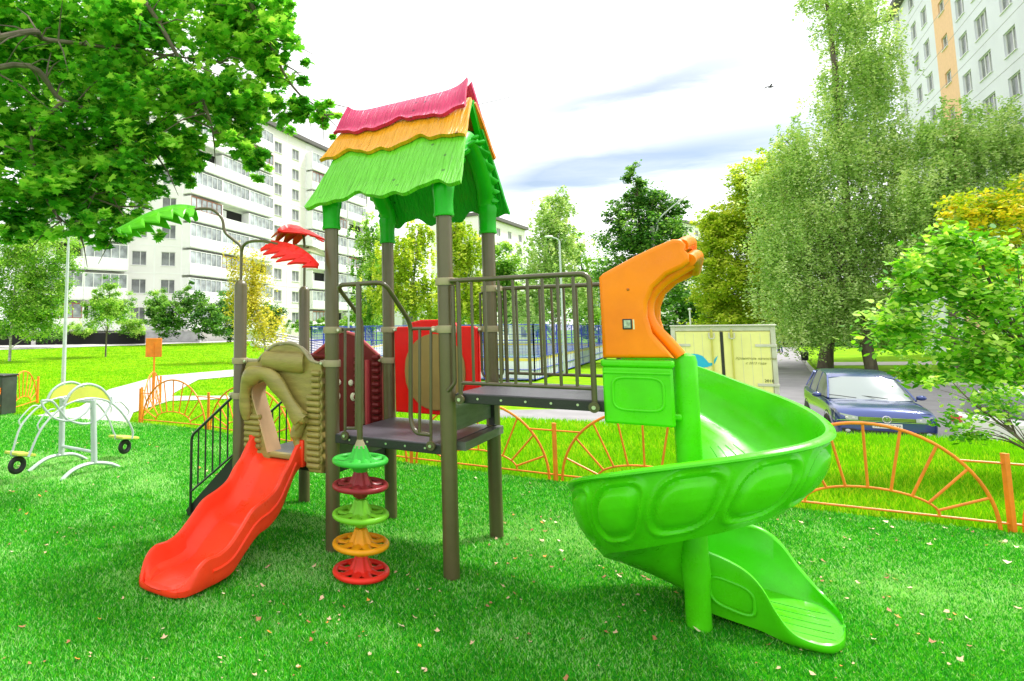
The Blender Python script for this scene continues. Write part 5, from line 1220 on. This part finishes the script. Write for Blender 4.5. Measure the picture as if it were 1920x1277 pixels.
# ================================================================== TREES
def rand_dirs(n):
    v = rng.normal(size=(n, 3)); return v/np.linalg.norm(v, axis=1)[:, None]
SH = {'quad': np.array([(-.5, 0), (0, -.32), (.5, 0), (0, .32)]),
      'oval': np.array([(-.5, 0), (-.2, -.26), (.22, -.24), (.55, 0), (.22, .24), (-.2, .26)]),
      'maple': np.array([(-.42, 0), (-.30, -.22), (-.46, -.44), (-.10, -.34), (.02, -.62), (.20, -.26), (.62, -.30), (.44, -.06), (.78, 0), (.44, .06), (.62, .30), (.20, .26), (.02, .62), (-.10, .34), (-.46, .44), (-.30, .22)])}
def leaves(name, C, size, mats, mi, shape='quad', up=.6, parent=None, hang=0):
    n = len(C); nr = rand_dirs(n); nr[:, 2] = np.abs(nr[:, 2])+up; nr /= np.linalg.norm(nr, axis=1)[:, None]
    t = rand_dirs(n); 
    if hang: t[:, 2] -= hang
    t -= nr*(t*nr).sum(1)[:, None]; t /= np.linalg.norm(t, axis=1)[:, None]; s = np.cross(nr, t)
    sz = size*rng.uniform(.6, 1.25, n); sh = SH[shape]; k = len(sh)
    V = C[:, None, :]+sz[:, None, None]*(sh[None, :, 0, None]*t[:, None, :]+sh[None, :, 1, None]*s[:, None, :])
    # slight fold so that a leaf is not perfectly flat
    V += nr[:, None, :]*(np.abs(sh[None, :, 1, None])*sz[:, None, None]*rng.uniform(-.35, .35, (n, 1, 1)))
    return nmesh(name, V.reshape(-1, 3), np.arange(n*k).reshape(n, k), mats, mi, parent)
def crown_points(blobs, n, cl=.35, per=70, weep=0, fill=.5, wts=None):
    """blobs: (cx,cy,cz,rx,ry,rz). Leaves gather in clumps spread through each ellipsoid"""
    vol = np.array([b[3]*b[4]*b[5] for b in blobs])**.75; vol /= vol.sum(); vol = vol if wts is None else np.array(wts)/sum(wts); C = []; T = []; cc = []
    for b, f in zip(blobs, vol):
        m = int(n*f); kk = max(4, m//per); d = rand_dirs(kk); r = rng.random(kk)**fill*rng.uniform(.82, 1.1, kk)
        ctr = np.array(b[:3])+d*r[:, None]*np.array(b[3:]); tone = rng.random(kk); cc.append(ctr)
        i = rng.integers(0, kk, m); mean_r = (b[3]+b[5])/2; cr = cl*mean_r*rng.uniform(.5, 1.2, kk)
        if weep:
            st = rng.integers(0, 5, m); ox = rng.normal(size=(kk, 5, 2))*cr[:, None, None]*.6; ln = rng.uniform(.4, 1.0, (kk, 5))*weep; q = rng.random(m)
            P = ctr[i].copy(); P[:, :2] += ox[i, st]*(1+.25*q[:, None]); P[:, 2] += cr[i]*.4-ln[i, st]*q; P += rng.normal(size=(m, 3))*np.array([.07, .07, .05])*max(1, mean_r*.25)
        else:
            P = ctr[i]+rng.normal(size=(m, 3))*cr[i][:, None]*np.array([.6, .6, .42])
        C.append(P); T.append(tone[i]+rng.normal(size=m)*.22)
    return np.concatenate(C), np.concatenate(T), np.concatenate(cc)
LM = {}
def leafmats(key, cols, tr=.42, rough=.5):
    if key not in LM: LM[key] = [mat('%s_leaf_%s' % (key, s), c, rough, transl=tr, spec=.25) for s, c in zip(('deep', 'mid', 'light'), cols)]
    return LM[key]
PAL = {'maple': [(.05, .26, .018), (.14, .46, .035), (.38, .68, .10)], 'birch': [(.28, .46, .13), (.48, .66, .24), (.68, .82, .42)], 'lime': [(.28, .44, .02), (.48, .62, .04), (.72, .80, .12)],
       'dark': [(.035, .13, .02), (.10, .28, .04), (.24, .46, .09)], 'yellow': [(.32, .32, .02), (.58, .52, .04), (.74, .66, .12)], 'light': [(.11, .30, .03), (.28, .52, .07), (.50, .70, .18)],
       'shrub': [(.08, .30, .015), (.24, .56, .03), (.56, .80, .16)], 'autumn': [(.26, .42, .015), (.52, .62, .025), (.80, .62, .03)]}
def tree(name, label, base, Y, pblobs, n, pal, size, trunk_r=.16, bark='bark', cat='tree', group=None, weep=0, cl=.35, shape='quad', z0=None, limbs=9, lean=None, fill=.5, ydepth=.8, per=70, trunk=True, hang=0, top_frac=.8):
    bp = at(base[0], base[1], Y); zg = z0 if z0 is not None else terr(bp.x, Y) if Y < 60 else -.95
    o = tag(empty(name, (bp.x, Y, zg)), label, cat, group); bl = []
    for px, py, rx, ry in pblobs:
        c = at(px, py, Y); bl.append((c.x-bp.x, 0+rng.uniform(-.2, .2)*rx/FPX*Y, c.z-zg, rx/FPX*Y, rx/FPX*Y*ydepth, ry/FPX*Y))
    C, T, cc = crown_points(bl, n, cl, per, weep, fill)
    C[:, 2] = np.maximum(C[:, 2], .05)
    mi = np.where(T < .3, 0, np.where(T < .72, 1, 2))
    leaves('crown', C, size, leafmats(pal, PAL[pal]), mi, shape, parent=o, hang=hang)
    if trunk:
        topz = max(b_[2]+b_[5]*.15 for b_ in bl); tb = max(bl, key=lambda q: q[2]+q[5]); tx, ty = tb[0]*top_frac, tb[1]*top_frac
        b = MB(); ln = lean or 0
        pts = catmull([(0, 0, -.1), (tx*.12+ln*.3, ty*.1, topz*.22), (tx*.4+ln*.2, ty*.4, topz*.5), (tx*.8, ty*.8, topz*.8), (tx, ty, topz)], 5); m = len(pts)
        b.tube(pts, [trunk_r*(1.15-.95*i/(m-1)) for i in range(m)], 10)
        pick = cc[rng.permutation(len(cc))[:limbs]]
        for c in pick:
            h = min(max(c[2]*.62, topz*.18), topz*.9); q = h/topz; ia = min(m-2, int(q*(m-1))); s = pts[ia]; e = Vector(c); mid = s.lerp(e, .5)+Vector((0, 0, (e-s).length*.10)); r_ = trunk_r*(1.05-.9*q)*.5
            b.tube(catmull([s, mid, e], 4), [r_*(1-.8*i/8) for i in range(9)], 6)
        b.build('trunk', K[bark], o)
    return o
# background belt first (far), then nearer trees
belt = [(700, 520, 60, 60, 95, 'light'), (1145, 560, 70, 55, 90, 'dark'), (1265, 560, 70, 70, 80, 'dark'), (1330, 590, 60, 50, 84, 'dark'), (1420, 600, 80, 50, 88, 'lime'), (1500, 600, 70, 60, 80, 'dark'), (1600, 620, 90, 60, 76, 'dark'), (1700, 600, 90, 70, 70, 'dark'), (1800, 580, 110, 80, 70, 'dark'), (1920, 560, 110, 90, 66, 'dark'), (990, 565, 60, 45, 96, 'light'), (850, 570, 70, 45, 95, 'light')]
names = ['pale green tree far behind the left roof post', 'dark tree in the far belt just right of the bridge rail', 'dark tree far behind the curved orange hood', 'dark tree in the far belt above the truck roof', 'yellow-green tree in the far belt above the truck doors', 'dark tree in the far belt above the two walkers', 'dark tree in the far belt above the blue car roof', 'dark tree in the far belt behind the leaning trunk', 'dark tree in the far belt behind the leafy shrub', 'dark tree in the far belt at the right edge', 'pale green tree far behind the bridge rail', 'pale green tree far behind the red panel']
for (px, py, rx, ry, Y, pal), nm in zip(belt, names):
    tree('far_tree', nm, (px, 640), Y, [(px, py, rx, ry), (px-rx*.5, py+ry*.5, rx*.6, ry*.7), (px+rx*.55, py+ry*.45, rx*.6, ry*.7), (px, py+ry, rx*1.05, ry*.75)], 6500, pal, .55, .22, z0=-.95, limbs=5, group='trees of the far belt', cl=.22)
tree('birch_tree', 'pale green birch in front of the right end of the apartment block', (700, 640), 56, [(695, 455, 36, 60), (700, 520, 44, 60), (690, 580, 46, 36)], 11000, 'light', .28, .13, 'birch_bark', z0=-.95, cl=.25, weep=1.2)
tree('broadleaf_tree', 'light green tree filling the gap left of the dark pointed tree', (1110, 640), 62, [(1115, 520, 50, 50), (1100, 575, 60, 50), (1080, 470, 34, 40)], 9000, 'light', .32, .15, z0=-.95, cl=.25)
tree('garden_shrub', 'light green bushes at the wall between the young tree and the dark bushes', (250, 636), 52, [(248, 615, 36, 20), (150, 622, 34, 16)], 5000, 'light', .2, .05, cat='bush', cl=.25, trunk=False)
tree('garden_shrub', 'green bush against the balconies left of the yellow birch', (430, 634), 54, [(425, 585, 36, 40), (440, 615, 34, 22)], 5500, 'dark', .22, .05, cat='bush', cl=.25, trunk=False)
tree('birch_tree', 'pale birch with white trunks seen behind the left roof posts', (766, 640), 52, [(760, 480, 58, 60), (740, 545, 55, 55), (800, 560, 45, 50), (790, 430, 30, 35)], 15000, 'lime', .30, .16, 'birch_bark', z0=-.95, cl=.25, weep=1.4)
tree('birch_tree', 'tall thin yellow birch with forked white trunks between the right roof posts', (862, 640), 48, [(868, 480, 42, 70), (880, 560, 45, 50), (850, 420, 26, 38)], 14000, 'lime', .28, .13, 'birch_bark', z0=-.95, cl=.25, weep=1.4)
tree('birch_tree', 'green birch just right of the rear roof post', (948, 640), 50, [(945, 510, 40, 60), (950, 570, 45, 45)], 9000, 'light', .30, .13, 'birch_bark', z0=-.95, cl=.25)
tree('birch_tree', 'slender round-topped birch standing behind the bridge rail', (1037, 640), 44, [(1036, 395, 38, 50), (1035, 460, 58, 60), (1045, 540, 72, 60), (990, 570, 40, 40)], 26000, 'birch', .24, .14, 'birch_bark', z0=-.95, cl=.24, weep=1.2)
tree('broadleaf_tree', 'dark tree with a pointed open crown behind the orange hood', (1215, 640), 46, [(1190, 345, 26, 42), (1215, 385, 58, 48), (1265, 400, 40, 40), (1205, 450, 92, 55), (1160, 400, 32, 40), (1200, 530, 95, 60), (1270, 480, 40, 50)], 30000, 'dark', .27, .2, z0=-.95, cl=.20, per=50)
tree('birch_tree', 'small drooping yellow birch behind the short palm post', (500, 660), 31, [(480, 500, 32, 48), (470, 570, 46, 55), (500, 600, 34, 45), (440, 480, 22, 30), (455, 540, 40, 50)], 9500, 'yellow', .14, .06, 'birch_bark', weep=1.6, cl=.35, per=55)
tree('garden_shrub', 'dark round bush in front of the white block, right of the orange board', (315, 640), 49, [(312, 600, 45, 38), (300, 585, 30, 30)], 6500, 'dark', .22, .05, cat='bush', cl=.2, trunk=False)
tree('garden_shrub', 'taller dark bush between the round bush and the yellow birch', (375, 640), 49.5, [(370, 590, 48, 45), (355, 560, 30, 35), (405, 605, 38, 30)], 8500, 'dark', .22, .05, cat='bush', cl=.2, trunk=False)
tree('garden_shrub', 'bright green shrub against the pale wall, left of the dark bushes', (300, 635), 51, [(296, 575, 22, 34)], 3000, 'light', .2, .05, cat='bush', cl=.25, trunk=False)
tree('garden_shrub', 'dark bush just right of the yellow birch', (512, 632), 55, [(508, 596, 26, 36)], 3500, 'dark', .22, .05, cat='bush', cl=.25, trunk=False)
tree('garden_shrub', 'low clipped hedge at the foot of the apartment block', (585, 628), 76, [(560, 608, 22, 16), (600, 610, 24, 16), (640, 610, 24, 17)], 6500, 'light', .25, .05, cat='hedge', cl=.2, trunk=False, z0=.2)
tree('garden_shrub', 'green bushes beyond the court, seen left of the red panel', (690, 628), 66, [(680, 590, 34, 26), (715, 595, 22, 22)], 6000, 'dark', .28, .05, cat='bush', cl=.2, trunk=False, z0=-.95)
tree('young_tree', 'young green tree with a thin trunk in front of the white building', (198, 662), 36, [(200, 588, 44, 36), (206, 540, 22, 34), (180, 560, 26, 20), (225, 575, 28, 30)], 9500, 'light', .13, .05, cl=.25)
tree('garden_tree', 'leafy pale green tree at the left edge of the lawn', (18, 672), 33, [(20, 560, 56, 62), (60, 520, 46, 62), (90, 590, 36, 44), (-20, 500, 50, 60), (55, 600, 52, 40), (40, 470, 70, 50), (110, 480, 40, 50), (100, 550, 46, 50)], 34000, 'light', .15, .07, 'birch_bark', cl=.28, top_frac=.3)
tree('garden_shrub', 'low green bush under the pale tree at the left edge', (60, 640), 46, [(85, 620, 40, 26), (20, 618, 40, 22)], 5000, 'dark', .2, .05, cat='bush', cl=.25, trunk=False)
# right side
tree('linden_tree', 'bright yellow-green tree left of the great weeping birch', (1440, 660), 40, [(1400, 350, 50, 50), (1370, 430, 62, 60), (1430, 420, 60, 70), (1375, 520, 70, 60), (1440, 560, 66, 60), (1350, 560, 50, 40), (1330, 480, 34, 34), (1460, 480, 60, 90), (1400, 610, 90, 40), (1340, 420, 36, 40), (1460, 380, 50, 70), (1470, 320, 50, 55)], 84000, 'lime', .22, .2, z0=-.95, cl=.22, per=55)
tree('broadleaf_tree', 'dark low tree with a thick upright trunk left of the leaning trunk', (1548, 697), 37, [(1560, 600, 60, 45), (1520, 570, 50, 40), (1590, 560, 60, 50)], 13000, 'dark', .2, .38, z0=-.85, cl=.25)
tree('weeping_birch', 'huge weeping birch towering over the car, with a leaning dark trunk', (1636, 700), 33, [(1560, 45, 40, 55), (1600, 130, 62, 85), (1640, 170, 50, 90), (1560, 190, 40, 70), (1580, 300, 105, 75), (1680, 300, 62, 80), (1530, 400, 85, 80), (1620, 420, 110, 85), (1560, 500, 90, 60), (1680, 480, 70, 70), (1500, 330, 46, 60), (1490, 250, 26, 50), (1620, 240, 80, 60), (1470, 460, 60, 90), (1700, 400, 60, 90), (1600, 560, 110, 50), (1500, 440, 80, 90), (1485, 545, 74, 70), (1520, 610, 90, 34), (1680, 600, 80, 40), (1475, 290, 46, 56), (1440, 350, 50, 50), (1535, -30, 46, 60), (1600, 20, 60, 80), (1640, 90, 50, 80)], 172000, 'birch', .16, .26, z0=-.85, cl=.27, weep=1.6, per=70, limbs=22, lean=-1.5, top_frac=.75, hang=.8)
tree('willow_tree', 'grey-green willow in front of the lilac building', (1790, 690), 29, [(1790, 270, 72, 90), (1870, 270, 66, 80), (1740, 360, 60, 80), (1830, 380, 100, 80), (1930, 330, 60, 100), (1740, 250, 30, 50), (1760, 470, 90, 80), (1880, 480, 90, 70)], 80000, 'birch', .15, .18, z0=-.9, cl=.22, weep=1.1, per=80, hang=.5)
tree('autumn_tree', 'yellow and orange leaved tree at the right edge under the willow', (1960, 760), 13, [(1860, 400, 70, 60), (1925, 390, 55, 70), (1800, 400, 36, 30), (1890, 490, 90, 60), (1800, 480, 40, 36)], 11000, 'autumn', .095, .07, z0=-.95, cl=.26, shape='oval', per=36, limbs=18)
# leafy shrub near the fence
tree('leafy_shrub', 'large bright leafy shrub overhanging the fence in front of the white car', (2010, 905), 6.9, [(1845, 560, 100, 90), (1700, 620, 66, 60), (1690, 520, 40, 40), (1700, 560, 46, 40), (1790, 455, 60, 44), (1730, 500, 44, 44), (1820, 680, 92, 60), (1900, 640, 90, 90), (1720, 700, 50, 26), (1770, 520, 52, 50), (1860, 480, 55, 46)], 8000, 'shrub', .085, .035, z0=0, cl=.42, shape='oval', per=12, limbs=24, fill=.85)
tree('low_branch', 'low drooping leafy branch hanging over the verge in front of the white car', (1990, 900), 6.2, [(1790, 790, 46, 26), (1830, 820, 40, 16), (1740, 720, 26, 12), (1880, 760, 60, 40)], 900, 'shrub', .058, .018, cat='branch', z0=0, cl=.4, shape='oval', per=12, limbs=24, fill=.6)
# ---- great maple overhanging from the left
mp = tag(empty('maple_tree', (-6.6, 5.2, 0)), 'big maple with dense lobed leaves hanging over the upper left', 'tree')
off = Vector((-6.6, 5.2, 0))
MBL = [(60, 80, 190, 150, 6.8), (240, 60, 170, 130, 6.6), (430, 40, 130, 110, 6.9), (500, 110, 78, 80, 6.9), (60, 250, 180, 130, 6.6), (230, 220, 150, 120, 6.5), (380, 190, 120, 90, 6.8), (470, 200, 90, 60, 7.0), (560, 205, 70, 42, 7.2), (610, 225, 34, 30, 7.3), (90, 370, 150, 80, 6.4), (220, 340, 100, 90, 6.5), (340, 290, 70, 50, 6.8), (455, 262, 64, 56, 6.9), (480, 305, 40, 32, 6.9), (345, 325, 34, 28, 6.8), (160, 430, 80, 32, 6.3), (250, 425, 48, 30, 6.4), (520, 40, 48, 50, 7.0), (20, 430, 60, 34, 6.3)]
bl = []
for px, py, rx, ry, Y in MBL:
    c = at(px, py, Y)-off; bl.append((c.x, c.y, c.z, rx/FPX*Y*.93, .75, ry/FPX*Y*.93))
bl += [(-1.5, -1.0, 5.2, 2.2, 2.2, 1.8), (-2.5, 2.5, 5.0, 2.5, 2.2, 1.8), (0, .5, 7.0, 2.8, 2.4, 1.5), (-2.6, 0, 3.6, 1.2, 2, 1.2)]
wts = [b_[3]*b_[5]*((1.5 if i in (10, 11, 12, 13, 14, 15, 16, 17, 19) else 1) if i < len(MBL) else .22) for i, b_ in enumerate(bl)]
C, T, cc = crown_points(bl, 62000, .20, 30, 0, .8, wts)
# keep the leaves out of the play area itself
ok = C[:, 2] > 2.05; C, T = C[ok], T[ok]
PALM = leafmats('maple', PAL['maple'], .5)
leaves('crown', C, .088, PALM, np.where(T < .24, 0, np.where(T < .62, 1, 2)), 'maple', up=.9, parent=mp, hang=.35)
b = MB(); Pm = lambda px, py, Y: at(px, py, Y)-off
b.tube(catmull([(0, 0, -.1), (.05, .05, 1.2), (-.05, .1, 2.6), (.1, .2, 3.8), (.4, .5, 5.0), (.7, .8, 6.4)], 6), [.30-.22*i/30 for i in range(31)], 14)
for l, r in (([(-.05, .1, 2.6), Pm(-20, 130, 5.8), Pm(120, 190, 6.2), Pm(240, 235, 6.5), Pm(300, 300, 6.6)], .04), ([(.1, .2, 3.6), Pm(0, 70, 5.6), Pm(90, 75, 6.1), Pm(250, 95, 6.5), Pm(430, 120, 6.8)], .042), ([(.4, .5, 4.8), Pm(200, -60, 6.2), Pm(275, 10, 6.3), Pm(330, 100, 6.4), Pm(385, 200, 6.5), Pm(400, 250, 6.6)], .045), ([(.4, .5, 4.8), Pm(380, -80, 6.4), Pm(470, 10, 6.6), Pm(540, 150, 7.0), Pm(610, 222, 7.2)], .045), ([Pm(120, 190, 6.2), Pm(60, 260, 6.2), Pm(90, 380, 6.2), Pm(150, 440, 6.2)], .03), ([Pm(240, 235, 6.5), Pm(200, 330, 6.4), Pm(240, 420, 6.4)], .025)):
    p = catmull([Vector(q) for q in l], 7); m = len(p); b.tube(p, [r*(1-.85*i/(m-1)) for i in range(m)], 8)
    for k in range(3, m, 2):
        for _ in range(2):
            e = p[k]+Vector((random.uniform(-.55, .55), random.uniform(-.35, .35), random.uniform(-.5, .35))); b.tube([p[k], p[k].lerp(e, .5)+Vector((0, 0, .05)), e], [.012, .008, .003], 5)
b.build('trunk', K['bark'], mp)
